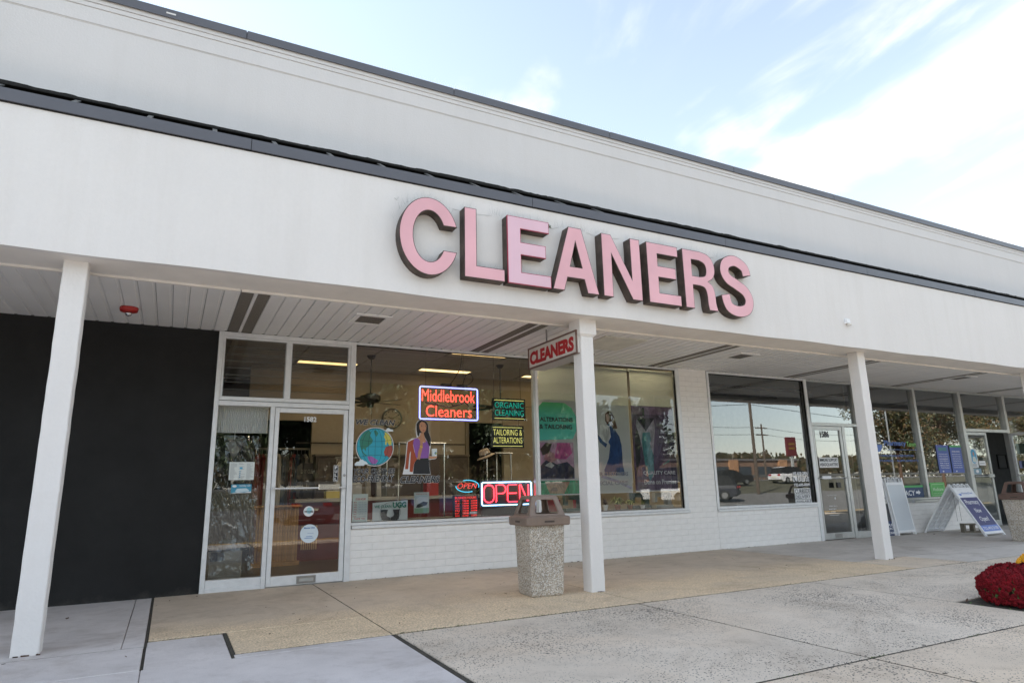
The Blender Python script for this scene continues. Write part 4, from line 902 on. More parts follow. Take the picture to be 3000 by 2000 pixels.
# ---------------------------------------------------------------- folding signs
def leaf(t, T, w, h, name, panel=None, lattice=False):
    """one A-frame leaf: local x across, z up along the leaf, front -y"""
    m = MB(); e = .035
    m.cbox(-w / 2, -w / 2 + e, -.02, .02, 0, h, .005, T); m.cbox(w / 2 - e, w / 2, -.02, .02, 0, h, .005, T)
    m.cbox(-w / 2 + e, w / 2 - e, -.02, .02, .045, .10, .004, T); m.cbox(-w / 2 + e, w / 2 - e, -.02, .02, h - .155, h - .095, .004, T)
    o = m.build(name, 'hdpe', t, True)
    g_ = MB()
    for cx in (-.15, 0, .15):
        pts = [(cx - .05, 0, h - .10), (cx - .045, 0, h - .03), (cx - .02, 0, h), (cx + .02, 0, h), (cx + .045, 0, h - .03), (cx + .05, 0, h - .10)]
        g_.tube([T @ Vector(p) for p in pts], .016, 6)
    g_.build('carry_handle', 'hdpe', t, True)
    if panel: MB().box(-w / 2 + e, w / 2 - e, -.012, .004, .10, h - .155, T).build('sign_sheet', panel, o, True)
    if lattice:
        q = MB().box(-w / 2 + e, w / 2 - e, -.012, -.004, .10, h - .155, T)
        for i in range(1, 3): x = -w / 2 + e + (w - 2 * e) * i / 3; q.box(x - .012, x + .012, -.004, .02, .10, h - .155, T)
        for k in range(1, 9): z = .10 + (h - .255) * k / 9; q.box(-w / 2 + e, w / 2 - e, -.004, .012, z - .006, z + .006, T)
        q.build('ribbed_back', 'hdpe', o, True)
    return o
t1 = thing('folding_sign', (14.2, -.17, 0), 'blank white folding sign leaning closed against the pharmacy window', 'sandwich board', 'white folding plastic signs')
tilt = math.asin(.15 / 1.2)
leaf(t1, Matrix.Rotation(-tilt, 4, 'X'), .62, 1.205, 'front_leaf', 'sheet')
leaf(t1, Matrix.Translation((-.028, .045, 0)) @ Matrix.Rotation(-tilt, 4, 'X'), .62, 1.19, 'rear_leaf', None, True)
MB().cbox(.285, .318, -.09 , -.03, .66, .72).build('catch_clip', 'steel', t1, True)
t2 = thing('folding_sign', (15.24, -.75, 0), 'open white folding sign reading Pharmacy Now Open on dark blue', 'sandwich board', 'white folding plastic signs')
H = 1.03; a2 = math.atan2(.67, H); LN = sqrt(.67 ** 2 + H ** 2)
Tf = Matrix.Translation((-.10, -.67, 0)) @ Matrix.Rotation(-a2, 4, 'X')
sxm = Matrix.Identity(4); 
Tf = Matrix.Translation((-.115, -.67, 0)) @ Matrix(((1, 0, .22 / LN * 1.0, 0), (0, 1, 0, 0), (0, 0, 1, 0), (0, 0, 0, 1))) @ Matrix.Rotation(-a2, 4, 'X')
fl = leaf(t2, Tf, .70, LN, 'front_leaf', 'hdpe')
MB().box(-.315, .315, -.0165, -.0125, .10 , LN - .34, Tf).build('blue_print', flat((.055, .055, .17)), fl, True)
MB().box(-.315, .315, -.0180, -.0166, .10, .235, Tf).build('light_blue_strip', flat((.16, .24, .60)), fl, True)
def ttext(b, x0, x1, z0, z1, mat, bold=.01, y=-.0185): textbox(b, mat, fl, x0, x1, z0, z1, y, bold, 0, T=Tf)
WHT = flat((.80, .80, .82))
ttext('Pharmacy', -.24, .24, .69, .835, WHT); ttext('Now', -.11, .11, .525, .63, WHT); ttext('Open!', -.15, .16, .30, .435, WHT); ttext('732.493.5100', -.27, .27, .135, .20, WHT, .01, -.0195)
ttext('PharmacyTown', -.14, .27, LN - .27, LN - .21, flat((.12, .20, .5)), .01, -.0145)
shape([ell(-.21, LN - .245, .05, .045, 180, 360, 12)], flat((.12, .22, .55)), fl, -.0145, 0, 'logo_bowl', T=Tf)
leaf(t2, Matrix.Translation((.09, .68, 0)) @ Matrix.Rotation(a2, 4, 'X') @ Matrix.Rotation(pi, 4, 'Z'), .70, LN, 'rear_leaf', None, True)
m = MB()
for x in (-.1, .05): m.tube([(x - .1, -.02, H - .05), (x + .03, .05, .26)], .003, 4)
m.build('tie_cord', 'blackp', t2, True)
# dark blue sign behind the first folding sign
t3 = thing('leaning_sign', (13.75, -.1, 0), 'dark blue sign with white lettering half hidden behind third column', 'sign')
Tl = Matrix.Rotation(-.10, 4, 'X'); MB().box(-.33, .27, -.01, .01, 0, .75, Tl).build('sign_board', flat((.03, .05, .13)), t3, True)
MB().box(-.33, .27, -.013, -.0105, .30, .75, Tl).build('dark_print', flat((.05, .05, .055)), t3, True)
for b, z in (('FREE', .19), ('MONTHS', .115), ('VITAMINS', .03)): textbox(b, WHT, t3, -.14, .25, z, z + .055, -.0145, .02, T=Tl)
# cinder block
cbk = thing('cinder_block', (15.75, -.62, 0), 'weathered tan concrete block lying under the open folding sign', 'concrete block', rz=R(-38))
bl = MB(); Lx, Dy, Hz = .40, .19, .19
for a in ((-Lx / 2, -Lx / 2 + .035), (-.018, .018), (Lx / 2 - .035, Lx / 2)): bl.box(a[0], a[1], -Dy / 2 + .03, Dy / 2 - .03, .0, Hz)
bl.cbox(-Lx / 2, Lx / 2, Dy / 2 - .03, Dy / 2, 0, Hz); bl.cbox(-Lx / 2, Lx / 2, -Dy / 2, -Dy / 2 + .03, 0, Hz)
o = bl.build('block_body', 'block', cbk, True); o.rotation_euler = (R(90), 0, 0); o.location = (0, 0, Dy / 2)

# ---------------------------------------------------------------- chrysanthemums
def mum(x, y, rx, ry, h, mat, label, nfl, seed):
    rnd = random.Random(seed); t = thing('chrysanthemum', (x, y, -.02), label, 'flowering plant', 'potted mums in the bed'); pr_ = 'mum'
    m = MB(); pr = [(rx * .60, .0), (rx * .86, h * .22), (rx * .92, h * .45), (rx * .84, h * .68), (rx * .58, h * .85), (rx * .25, h * .92), (.02, h * .93)]
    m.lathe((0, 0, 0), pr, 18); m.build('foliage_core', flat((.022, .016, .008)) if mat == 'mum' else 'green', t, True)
    m = MB()
    for k in range(nfl):
        th = rnd.uniform(0, 2 * pi); ph = math.acos(rnd.uniform(-.25, 1)); q = Vector((sin(ph) * cos(th) * rx, sin(ph) * sin(th) * ry, h * .42 + cos(ph) * h * (.56 if cos(ph) > 0 else .9)))
        if q.z < .01: q.z = rnd.uniform(.02, .08)
        l = rnd.uniform(.012, .025); nrm = (q - Vector((0, 0, h * .3))).normalized(); a = nrm.orthogonal().normalized(); b = nrm.cross(a); an = rnd.uniform(0, 6.3); d = (a * cos(an) + b * sin(an)); s_ = d.cross(nrm) * .4
        q = q * .97
        m.add([q - d * l, q + s_ * l + nrm * .006, q + d * l, q - s_ * l + nrm * .006], [(0, 1, 2, 3)])
    tag(m.build('leaf', 'green', t, True), kind='stuff')
    m = MB()
    for k in range(nfl):
        th = k * 2.399963 + rnd.uniform(-.08, .08); cz = 1 - 1.32 * (k + .5) / nfl; ph = math.acos(max(-1, min(1, cz + rnd.uniform(-.02, .02))))
        lump = 1 + .02 * sin(th * 3 + ph * 5) + .025 * sin(th * 7 - ph * 9) + rnd.uniform(-.03, .03)
        sp_ = sin(ph) ** .86; cc = math.copysign(abs(cos(ph)) ** .85, cos(ph)); q = Vector((sp_ * cos(th) * rx, sp_ * sin(th) * ry, h * .45 + cc * h * (.55 if cz > 0 else .95))) * lump
        if q.z < .02: continue
        nrm = (q - Vector((0, 0, h * .25))).normalized(); a = nrm.orthogonal().normalized(); b = nrm.cross(a); R0 = rnd.uniform(.018, .026)
        for lay, (rr, up, npet) in enumerate(((1.0, .15, 8), (.68, .42, 6), (.36, .6, 4))):
            for j in range(npet):
                an = 2 * pi * (j + .5 * lay) / npet + rnd.uniform(-.15, .15); d = a * cos(an) + b * sin(an); s_ = nrm.cross(d) * R0 * .30
                p0 = q + nrm * R0 * .1 * lay; p1 = q + d * R0 * rr * .55 + nrm * R0 * (up + .18); p2 = q + d * R0 * rr + nrm * R0 * (up - .12)
                m.add([p0, p1 + s_, p2, p1 - s_], [(0, 1, 2, 3)])
    tag(m.build('flower', mat, t, True), kind='stuff')
mum(7.53, -5.52, .46, .38, .345, 'mum', 'round crimson chrysanthemum in the bed, nearest the camera', 2100, 3)
mum(8.50, -5.34, .42, .34, .40, 'mumy', 'yellow chrysanthemum in the bed behind the crimson one', 1600, 5)
for k, (x, y) in enumerate(((6.99, -5.62), (7.02, -5.72), (7.2, -5.86), (6.98, -5.36))):
    t = thing('weed', (x, y, -.04), 'small green weed in the soil, ' + ('just below the crimson flowers', 'nearer the front of the bed', 'at the front edge of the bed', 'by the bed corner')[k], 'weed', 'weeds in the planting bed')
    m = MB(); rnd = random.Random(k)
    for j in range(16):
        a = rnd.uniform(0, 6.3); d = Vector((cos(a), sin(a), rnd.uniform(.3, 1.2))).normalized(); l = rnd.uniform(.03, .06); s_ = Vector((-sin(a), cos(a), 0)) * .011
        m.add([Vector((0, 0, 0)), d * l * .6 + s_, d * l, d * l * .6 - s_], [(0, 1, 2, 3)])
    m.build('leaves', plain('weed_green', (.13, .26, .04)) if k == 0 else bpy.data.materials['weed_green'], t, True)

# ---------------------------------------------------------------- litter leaves
rnd = random.Random(11)
spots = [(-.71, -1.04, .035), (3.53, -2.2, .03), (3.0, -.08, .02), (4.1, -.06, .03), (4.35, -.05, .03), (5.3, -.07, .03), (5.9, -.06, .04), (6.8, -.07, .03), (7.5, -.08, .03), (8.2, -.1, .03), (9.6, -.08, .03), (10.6, -.09, .02), (14.6, -.5, .05), (15.0, -.2, .05), (-.2, -.08, .02)]
names = ['on the grey concrete right of the first column', 'beside the foot of the trash can', 'against the brick wall just right of the cleaners door', 'against the brick wall behind the trash can', 'against the wall right behind the trash can', 'against the wall behind the second column', 'at the wall base right of the second column', 'at the wall base below the blue dress poster', 'at the wall base below the tie poster', 'at the foot of the brick pier', 'at the wall base under the 1586 window', 'at the wall base near the 1586 door', 'beside the blank folding sign', 'between the two folding signs', 'at the foot of the black wall']
def scrap(m, x, y, s_, z=0.003):
    a = rnd.uniform(0, 3.1); d = Vector((cos(a), sin(a), 0)); e = Vector((-sin(a), cos(a), 0)); c = Vector((x, y, z + .004))
    m.add([c - d * s_, c - d * s_ * .3 + e * s_ * .5 + Vector((0, 0, .006)), c + d * s_ + Vector((0, 0, .008)), c - d * s_ * .2 - e * s_ * .45 + Vector((0, 0, .003))], [(0, 1, 2), (0, 2, 3)])
for (x, y, s_), nm in zip(spots, names):
    m = MB(); scrap(m, 0, 0, s_); o = m.build('dead_leaf', 'leafbrown'); o.location = (x, y, .003)
    tag(o, 'dry brown leaf scrap ' + nm, 'leaf', 'dead leaf scraps on the pavement')
m = MB()
for i in range(70): scrap(m, rnd.uniform(-.5, 8.8), -rnd.uniform(.15, 3.2), rnd.uniform(.006, .016))
for i in range(90): scrap(m, rnd.uniform(2.4, 11.6), -rnd.uniform(.02, .06), rnd.uniform(.006, .018))
for i in range(40): scrap(m, rnd.uniform(2.4, 12), -rnd.uniform(3.5, 6.5), rnd.uniform(.005, .012))
tag(m.build('leaf_litter', 'leafbrown'), 'tiny brown leaf crumbs scattered over the pavement', 'litter', kind='stuff')

# ================================================================ WINDOW GRAPHICS
INK = flat((.018, .022, .028)); EDGE = flat((.74, .76, .78)); WHITE = flat((.78, .79, .80))
def otext(body, t, x0, x1, z0, z1, y, bold=.03, ob=.06, shear=.25, ink=None, edge=None):
    ob = bold + min(ob - bold, .022); e = (ob - bold) * (z1 - z0) / .72
    textbox(body, edge or EDGE, t, x0 - e, x1 + e, z0 - e, z1 + e, y + .002, ob, shear, name='letter_outline')
    return textbox(body, ink or INK, t, x0, x1, z0, z1, y, bold, shear)
YG = .030; YD = .026
d = thing('window_decal', (2.62, YD, 1.28), 'globe decal with WE CLEAN YOUR CLOTHES ECO-FRIENDLY lettering on the glass', 'decal')
otext('WE CLEAN', d, 2.334, 2.906, 2.08, 2.158, YD); otext('YOUR CLOTHES', d, 2.324, 2.917, 1.400, 1.472, YD); otext('ECO-FRIENDLY', d, 2.318, 2.917, 1.288, 1.382, YD)
gx, gz, gr = 2.620, 1.777, .262
shape([ell(gx, gz, gr + .012, gr + .012, n=48)], WHITE, d, YG, 0, 'globe_border'); shape([ell(gx, gz, gr + .002, gr + .002, n=48)], INK, d, YG - .0015, 0, 'globe_ring')
shape([ell(gx, gz, gr - .004, gr - .004, n=48)], flat((.03, .38, .52)), d, YG - .003, 0, 'globe_sea')
for pl_, c_ in ((g_na, (.03, .21, .15)), (g_gl, (.03, .21, .15)), (g_eu, (.58, .55, .10)), (g_af, (.36, .07, .05)), (g_sa, (.36, .13, .42))): shape([pl_], flat(c_), d, YG - .0045, 0, 'continent')
m = MB()
def line2(m, pts, h, y):
    p = stroke(pts, h); n = len(pts)
    m.add([(a, y, b) for a, b in p], [(i, i + 1, 2 * n - 2 - i, 2 * n - 1 - i) for i in range(n - 1)])
for k in (-.72, -.38, 0, .38, .72): line2(m, [(gx + gr * k * cos(t), gz + (gr - .004) * sin(t)) for t in [(-pi / 2 + pi * i / 20) for i in range(21)]], .0018, YG - .006)
for zz, cv in ((-.55, -.08), (0, 0), (.38, .09)):
    hw = gr * sqrt(1 - zz * zz) * .98; line2(m, [(gx + hw * (i / 10 - 1), gz + gr * zz - cv * gr * 2 * (1 - (i / 10 - 1) ** 2) * .6) for i in range(21)], .0018, YG - .006)
m.build('globe_gridlines', INK, d)
shape([g_c1], flat((.70, .80, .84)), d, YG - .007, 0, 'cloud'); shape([g_c2], flat((.72, .80, .84)), d, YG - .007, 0, 'cloud')
d = thing('window_decal', (3.29, YD, 1.26), 'decal of a woman holding jacket and cup above CLEANERS lettering', 'decal')
otext('CLEANERS', d, 2.995, 3.600, 1.263, 1.362, YD)
SK = flat((.50, .25, .14)); layers = [(w_out, EDGE), (w_skirt, flat((.012, .014, .018))), (w_jacket, flat((.36, .07, .025))), (w_blouse, flat((.26, .10, .40))), (w_neck, SK), (w_hair, flat((.010, .008, .008))), (w_face, SK), (w_arm, SK), (w_hand, SK), (w_brace, flat((.65, .50, .05))), (w_cup, flat((.70, .78, .80))), (w_lips, flat((.42, .07, .07)))]
for i, (pl_, mt) in enumerate(layers): shape([pl_], mt, d, YG - .0012 * i, 0, 'printed_area')
for a in w_eyes[:2]: shape([ell(a[0] + (.010 if a is w_eyes[0] else -.010), a[1], .009, .0045, n=10)], INK, d, YG - .016, 0, 'printed_eye')
for a in w_eyes[2:4]: shape([rect(a[0] + (0 if a is w_eyes[2] else -.02), a[0] + (.02 if a is w_eyes[2] else 0), a[1], a[1] + .003)], INK, d, YG - .016, 0, 'printed_brow')
shape([ell(w_eyes[4][0], w_eyes[4][1], .018, .020, n=14)], flat((.05, .22, .42)), d, YG - .016, 0, 'cup_logo'); shape([ell(w_eyes[4][0] + .005, w_eyes[4][1] - .004, .010, .012, n=14)], flat((.55, .60, .10)), d, YG - .017, 0, 'cup_logo')

def board(name, x0, x1, z0, z1, y, mat, label, cat, th=.006, group=None):
    t = thing(name, ((x0 + x1) / 2, y, z0), label, cat, group); MB().box(x0, x1, y, y + th, z0, z1).build('sheet', mat, t); return t
RED = flat((.50, .03, .04))
# store hours card
t = board('hours_card', 2.335, 2.545, .757, 1.128, .065, flat((.66, .72, .68)), 'pale card with red STORE HOURS list in the window corner', 'notice')
textbox('STORE HOURS', RED, t, 2.375, 2.515, 1.045, 1.072, .063, .02)
for i, (a, b) in enumerate((('MON.', '7 AM TO 6 PM'), ('TUES.', '7 AM TO 6 PM'), ('WED.', '7 AM TO 6 PM'), ('THUR.', '7 AM TO 6 PM'), ('FRI.', '7 AM TO 6 PM'), ('SAT.', '7 AM TO 4 PM'), ('SUN.', 'CLOSED'))):
    z = 1.008 - i * .0315; textbox(a, RED, t, 2.352, 2.395, z, z + .016, .063, .015); textbox(b, flat((.30, .34, .46)), t, 2.41, 2.53, z, z + .016, .063, .0)
textbox('THANK YOU', RED, t, 2.36, 2.51, .785, .808, .063, .02)
# UGG banner (curved)
t = thing('boot_cleaning_poster', (2.87, .07, .757), 'white poster WE CLEAN UGG with two black boots on window sill', 'poster')
m = MB(); nn = 12; x0, x1 = 2.618, 3.128
for i in range(nn + 1):
    a = i / nn; m.v += [(x0 + (x1 - x0) * a, .075 + .015 * sin(a * pi), .757), (x0 + (x1 - x0) * a, .075 + .015 * sin(a * pi), 1.000 + .030 * a)]
for i in range(nn): m.f.append((2 * i, 2 * i + 2, 2 * i + 3, 2 * i + 1)); m.m.append(0)
m.build('sheet', flat((.74, .76, .74)), t)
GRN = flat((.02, .22, .14)); textbox('WE CLEAN', GRN, t, 2.640, 2.885, .930, .968, .066, .02); textbox('UGG', GRN, t, 2.905, 3.105, .925, 1.005, .066, .05)
m = MB(); line2(m, [(2.872 + .145 * cos(R(a)), .867 + .135 * sin(R(a))) for a in range(-50, 231, 8)], .002, .065); m.build('circle_line', INK, t)
for s_ in (-1, 1):
    cx = 2.872
    shape([[(cx + s_ * q, zz) for q, zz in ((.035, .905), (.135, .905), (.125, .775), (.10, .760), (.002, .760), (.002, .795), (.045, .815), (.055, .84))][::s_]], INK, t, .065, 0, 'boot')
# photo poster
t = board('photo_poster', 3.222, 3.450, .838, 1.132, .07, flat((.62, .66, .62)), 'small poster picturing a white building and a dark car', 'poster')
textbox('Cleaning Service', RED, t, 3.25, 3.42, 1.10, 1.115, .068, .01)
shape([rect(3.225, 3.447, .99, 1.09)], flat((.55, .62, .62)), t, .0685, 0, 'picture_sky'); shape([[(3.235, .97), (3.40, .96), (3.44, 1.0), (3.43, 1.06), (3.30, 1.07), (3.26, 1.04)]], flat((.70, .72, .70)), t, .0675, 0, 'picture_building')
shape([[(3.25, .92), (3.30, .915), (3.41, .95), (3.43, .99), (3.36, 1.0), (3.27, .96)]], flat((.03, .04, .04)), t, .0665, 0, 'picture_car'); shape([rect(3.225, 3.447, .841, .91)], flat((.25, .42, .27)), t, .0685, 0, 'picture_grass')

# ---- neon
NR = emit('red_neon', (1.0, .06, .04), 1.1); NRD = emit('red_neon_bright', (1.0, .03, .05), 1.5); NBL = emit('blue_neon', (.25, .28, 1.0), .9); NCY = emit('pale_blue_neon', (.30, .60, 1.0), 1.2)
NGR = emit('green_neon', (.0, .30, .22), .3); NYE = emit('yellow_neon', (.62, .58, .16), .32); NLB = emit('light_blue_neon', (.05, .5, .75), .45); LED = emit('red_led', (1.0, .04, .03), .3)
def rrect(x0, x1, z0, z1, r, n=5):
    pts = []
    for cx, cz, a0 in ((x1 - r, z1 - r, 0), (x0 + r, z1 - r, 90), (x0 + r, z0 + r, 180), (x1 - r, z0 + r, 270)):
        for i in range(n + 1): a = R(a0 + 90 * i / n); pts.append((cx + r * cos(a), cz + r * sin(a)))
    return pts + [pts[0]]
def neon(t, path, y, r, mat, name='neon_tube'):
    return MB().tube([(a, y, b) for a, b in path], r, 6).build(name, mat, t, smooth=True)
def D4(x0, x1, z0, z1, y):
    a, c = dp(x0, z0, y); b, e = dp(x1, z1, y); return a, b, c, e
yn = .16; x0, x1, z0, z1 = D4(3.268, 4.206, 2.188, 2.670, yn)
t = thing('neon_sign', ((x0 + x1) / 2, yn, z0), 'glowing red Middlebrook Cleaners neon sign inside a blue border', 'neon sign')
neon(t, rrect(x0, x1, z0, z1, .025), yn, .011, NBL)
a = D4(3.300, 4.160, 2.452, 2.630, yn); textbox('Middlebrook', NR, t, a[0], a[1], a[2], a[3], yn - .004, -.004)
a = D4(3.365, 4.105, 2.225, 2.392, yn); textbox('Cleaners', NR, t, a[0], a[1], a[2], a[3], yn - .004, -.004)
m = MB().tube([(x0, yn + .03, z0), (x1, yn + .03, z0)], .008, 5).tube([(x0, yn + .03, z1), (x1, yn + .03, z1)], .008, 5).tube([(x0 + .1, yn + .03, 2.46), (x0 + .5, yn + .04, 2.40), (x0 + .9, yn + .03, 2.52)], .009, 5)
for k in range(7): m.tube([(x0 + .10 + k * .13, yn + .03, 2.31 + .2 * (k % 2)), (x0 + .17 + k * .13, yn + .035, 2.22 + .2 * (k % 2))], .007, 5)
for bx_ in (.35, .62): m.box(x0 + bx_, x0 + bx_ + .17, yn, yn + .05, z1 + .03, z1 + .065)
m.build('transformer_and_stays', 'blackp', t)
m = MB()
for sx in (.1, .72): m.tube([(x0 + sx, yn + .02, z1), (x0 + sx, yn + .02, 3.6)], .003, 4)
m.tube(catmull([(x0 + .5, yn + .05, z1 + .05), (x0 + .62, yn + .08, z1 + .20), (x0 + .72, yn + .1, z1 + .42), (x0 + .75, yn + .1, 3.6)], 5), .007, 5)
m.tube(catmull([(x0 + .72, yn + .05, z1 + .05), (x0 + .78, yn + .05, z1 + .22), (x0 + .86, yn + .05, z1 + .25), (x0 + .90, yn + .05, z1 + .15), (x0 + .80, yn + .05, z1 + .06)], 5), .007, 5)
m.build('power_cord', 'blackp', t)
def panelsign(x0, x1, z0, z1, y, lines, mat, label, hang):
    t = thing('lit_panel_sign', ((x0 + x1) / 2, y, z0), label, 'sign'); MB().box(x0, x1, y, y + .03, z0, z1).build('panel', 'blackp', t)
    for zz in (z0 + .025, z1 - .03): MB().box(x0 + .03, x1 - .03, y - .004, y, zz - .004, zz + .004).build('neon_tube', NYE, t)
    h = (z1 - z0 - .10) / len(lines)
    for i, b in enumerate(lines): zt = z1 - .05 - i * h; textbox(b, mat, t, x0 + .035, x1 - .035, zt - h + .018, zt - .012, y - .006, -.006)
    m = MB()
    for a in (x0 + .03, x1 - .08): m.tube([(a, y + .015, z1), (a, y + .015, hang)], .004, 4)
    m.build('hanging_wire', 'blackp', t); return t
a = D4(4.466, 5.049, 2.208, 2.548, .2); panelsign(a[0], a[1], a[2], a[3], .2, ['ORGANIC', 'CLEANING'], NGR, 'dark green lit ORGANIC CLEANING panel hanging in the window', 3.6)
a = D4(4.433, 5.009, 1.778, 2.120, .2); panelsign(a[0], a[1], a[2], a[3], .2, ['TAILORING &', 'ALTERATIONS'], NYE, 'black panel with yellow TAILORING & ALTERATIONS lettering', 2.26)
# small OPEN (oval)
t = thing('neon_sign', (4.06, .18, 1.1), 'small red OPEN neon sign with a light blue oval', 'neon sign')
cx, cz = dp(4.03, 1.205, .18)
neon(t, [(cx + .19 * cos(R(q)), cz + .088 * sin(R(q))) for q in range(-15, 120, 9)], .18, .006, NLB); neon(t, [(cx + .19 * cos(R(q)), cz + .088 * sin(R(q))) for q in range(178, 300, 9)], .18, .006, NLB)
textbox('OPEN', emit('dim_red_neon', (.8, .05, .04), .45), t, cx - .165, cx + .165, cz - .035, cz + .045, .178, -.010, .3)
MB().tube([(cx, .20, cz + .08), (cx, .20, .757)], .004, 4).build('stand', 'blackp', t)
# red LED hours
a = D4(3.80, 4.20, .76, 1.075, .2)
t = thing('led_hours_board', ((a[0] + a[1]) / 2, .2, .757), 'black board with glowing red BUSINESS HOURS lines below small OPEN', 'sign')
MB().box(a[0], a[1], .2, .23, .757, a[3]).build('board', 'blackp', t)
textbox('BUSINESS HOURS', LED, t, a[0] + .03, a[1] - .03, a[3] - .055, a[3] - .02, .197, .01)
for i, dd in enumerate(('MON', 'TUE', 'WED', 'THU', 'FRI', 'SAT', 'SUN')):
    z = a[3] - .095 - i * .036; textbox(dd, LED, t, a[0] + .03, a[0] + .10, z, z + .022, .197, .01); textbox('7:00AM' if i < 6 else 'CLOSED', LED, t, a[0] + .15, a[0] + .25, z, z + .024, .197, .02); textbox('6:00PM' if i < 5 else ('4:00PM' if i == 5 else 'CLOSED'), LED, t, a[0] + .29, a[0] + .39, z, z + .024, .197, .02)
MB().box(a[1] - .14, a[1] - .02, .194, .199, a[2] + .045, a[2] + .075).build('price_tag', WHITE, t)
# big OPEN
yo = .14; x0, x1, z0, z1 = D4(4.266, 5.118, .914, 1.252, yo)
t = thing('neon_sign', ((x0 + x1) / 2, yo, z0), 'large bright red OPEN neon sign with pale blue rectangular border', 'neon sign')
MB().box(x0 - .02, x1 + .02, yo + .03, yo + .05, z0 - .02, z1 + .02).build('backing', 'blackp', t)
neon(t, rrect(x0, x1, z0, z1, .03), yo, .0105, NCY)
lz0, lz1 = z0 + .045, z1 - .040; W = (x1 - x0)
neon(t, rrect(x0 + .035, x0 + .205, lz0, lz1, .075, 7), yo, .0095, NRD)
px = x0 + .245; zm = (lz0 + lz1) / 2
neon(t, [(px - .01, lz0), (px, lz0 + .01), (px, lz1)] + [(px + .10 + .065 * cos(R(q)), (zm + lz1) / 2 + (lz1 - zm) / 2 * sin(R(q))) for q in range(90, -91, -18)] + [(px + .02, zm)], yo, .0095, NRD)
px = x0 + .44; neon(t, [(px + .165, lz1), (px + .02, lz1), (px, lz1 - .02), (px, lz0 + .02), (px + .02, lz0), (px + .165, lz0)], yo, .0095, NRD); neon(t, [(px + .01, zm), (px + .16, zm)], yo, .0095, NRD)
px = x0 + .655; neon(t, [(px, lz0 - .005), (px, lz1), (px + .02, lz1)] + [(px + .02 + .12 * q / 6, lz1 - (lz1 - lz0) * q / 6) for q in range(1, 7)] + [(px + .155, lz0 + .01), (px + .155, lz1)], yo, .0095, NRD)
m = MB().box(x0 - .02, x0 + .90, .10, .16, .757, .885); m.build('dark_stand', 'blackp', t)

# ---- window two posters
SH = sheet((.76, .77, .70)); GT = sheet((.74, .75, .74))
def U(pts, y):
    return [dp(a, b, y) for a, b in pts]
def shade(x0, x1, z0, z1, y, label):
    a = D4(x0, x1, z0, z1, y); t = thing('roller_shade', ((a[0] + a[1]) / 2, y, a[3]), label, 'window shade', 'cream roller shades behind the posters'); MB().box(a[0], a[1], y, y + .003, a[2], a[3]).build('shade_cloth', SH, t); MB().tube([(a[0], y + .02, a[3]), (a[1], y + .02, a[3])], .022, 8).build('shade_roller', SH, t)
shade(5.300, 6.22, 1.2, 3.150, .16, 'cream roller shade above the alterations poster'); shade(6.24, 7.112, 1.2, 3.155, .16, 'cream roller shade above the blue dress poster'); shade(7.168, 8.150, 1.2, 3.165, .16, 'cream roller shade above the tie poster')
yp = .12
def poster(x0, x1, z0, z1, mat, label):
    a = D4(x0, x1, z0, z1, yp); t = thing('hanging_poster', ((a[0] + a[1]) / 2, yp, a[2]), label, 'poster', 'three tall hanging posters'); MB().box(a[0], a[1], yp, yp + .003, a[2], a[3]).build('sheet', mat, t); MB().box(a[0], a[1], yp - .004, yp + .006, a[2] - .012, a[2] + .004).build('hem_bar', WHITE, t); return t
t = poster(5.285, 6.20, 1.045, 2.56, GT, 'poster with green octagon ALTERATIONS & TAILORING over a sewing photo')
k_ = [0]
def art(t, pts, c, name='printed_area'):
    k_[0] += 1; return shape([U(pts, yp)], sheet(tuple(min(.85, q * 1.5) for q in c), .4, True) if isinstance(c, tuple) else c, t, yp - .001 - .0006 * (k_[0] % 14), 0, name)
def gradgreen():
    m, tt, b = new_mat('green_gradient_print'); v = texco(tt); sp = tt.nodes.new('ShaderNodeSeparateXYZ'); L(tt, v, sp.inputs[0])
    mr = tt.nodes.new('ShaderNodeMapRange'); mr.inputs['From Min'].default_value = .85; mr.inputs['From Max'].default_value = 1.55; L(tt, sp.outputs[2], mr.inputs['Value'])
    L(tt, ramp(tt, mr.outputs[0], [(0, (.12, .66, .54)), (.6, (.09, .58, .42)), (1, (.14, .62, .17))]), b.inputs['Base Color']); b.inputs['Roughness'].default_value = .6; return m
art(t, alt_oct, gradgreen(), 'octagon'); 
a = U([(5.286, 2.205), (5.935, 2.275)], yp); textbox('ALTERATIONS', INK, t, a[0][0] + .02, a[1][0], a[0][1], a[1][1], yp - .010, .03)
a = U([(5.295, 2.085), (5.92, 2.160)], yp); textbox('& TAILORING', INK, t, a[0][0], a[1][0], a[0][1], a[1][1], yp - .010, .03)
art(t, rect(5.296, 5.932, 1.285, 1.870), (.50, .30, .42), 'picture'); art(t, [(5.30, 1.29), (5.93, 1.29), (5.93, 1.45), (5.80, 1.56), (5.60, 1.52), (5.42, 1.60), (5.30, 1.50)], (.045, .05, .10)); art(t, [(5.36, 1.60), (5.50, 1.55), (5.62, 1.60), (5.55, 1.70), (5.42, 1.74)], (.48, .22, .26))
art(t, [(5.56, 1.62), (5.62, 1.86), (5.86, 1.86), (5.90, 1.70), (5.78, 1.60), (5.66, 1.60)], (.52, .10, .30)); art(t, [(5.30, 1.76), (5.40, 1.86), (5.52, 1.85), (5.46, 1.70), (5.34, 1.66)], (.10, .07, .06))
art(t, [(5.37, 1.50), (5.48, 1.56), (5.55, 1.50), (5.50, 1.46)], (.65, .58, .56))
art(t, rect(5.29, 6.19, 1.052, 1.26), (.05, .36, .20)); art(t, alt_low, (.50, .34, .25)); art(t, [(5.46, 1.10), (5.50, 1.16), (5.57, 1.16), (5.61, 1.10)], (.35, .25, .22))
t = poster(6.24, 7.095, 1.055, 2.515, GT, 'grey poster of a lady in a long blue dress')
k_[0] = 0
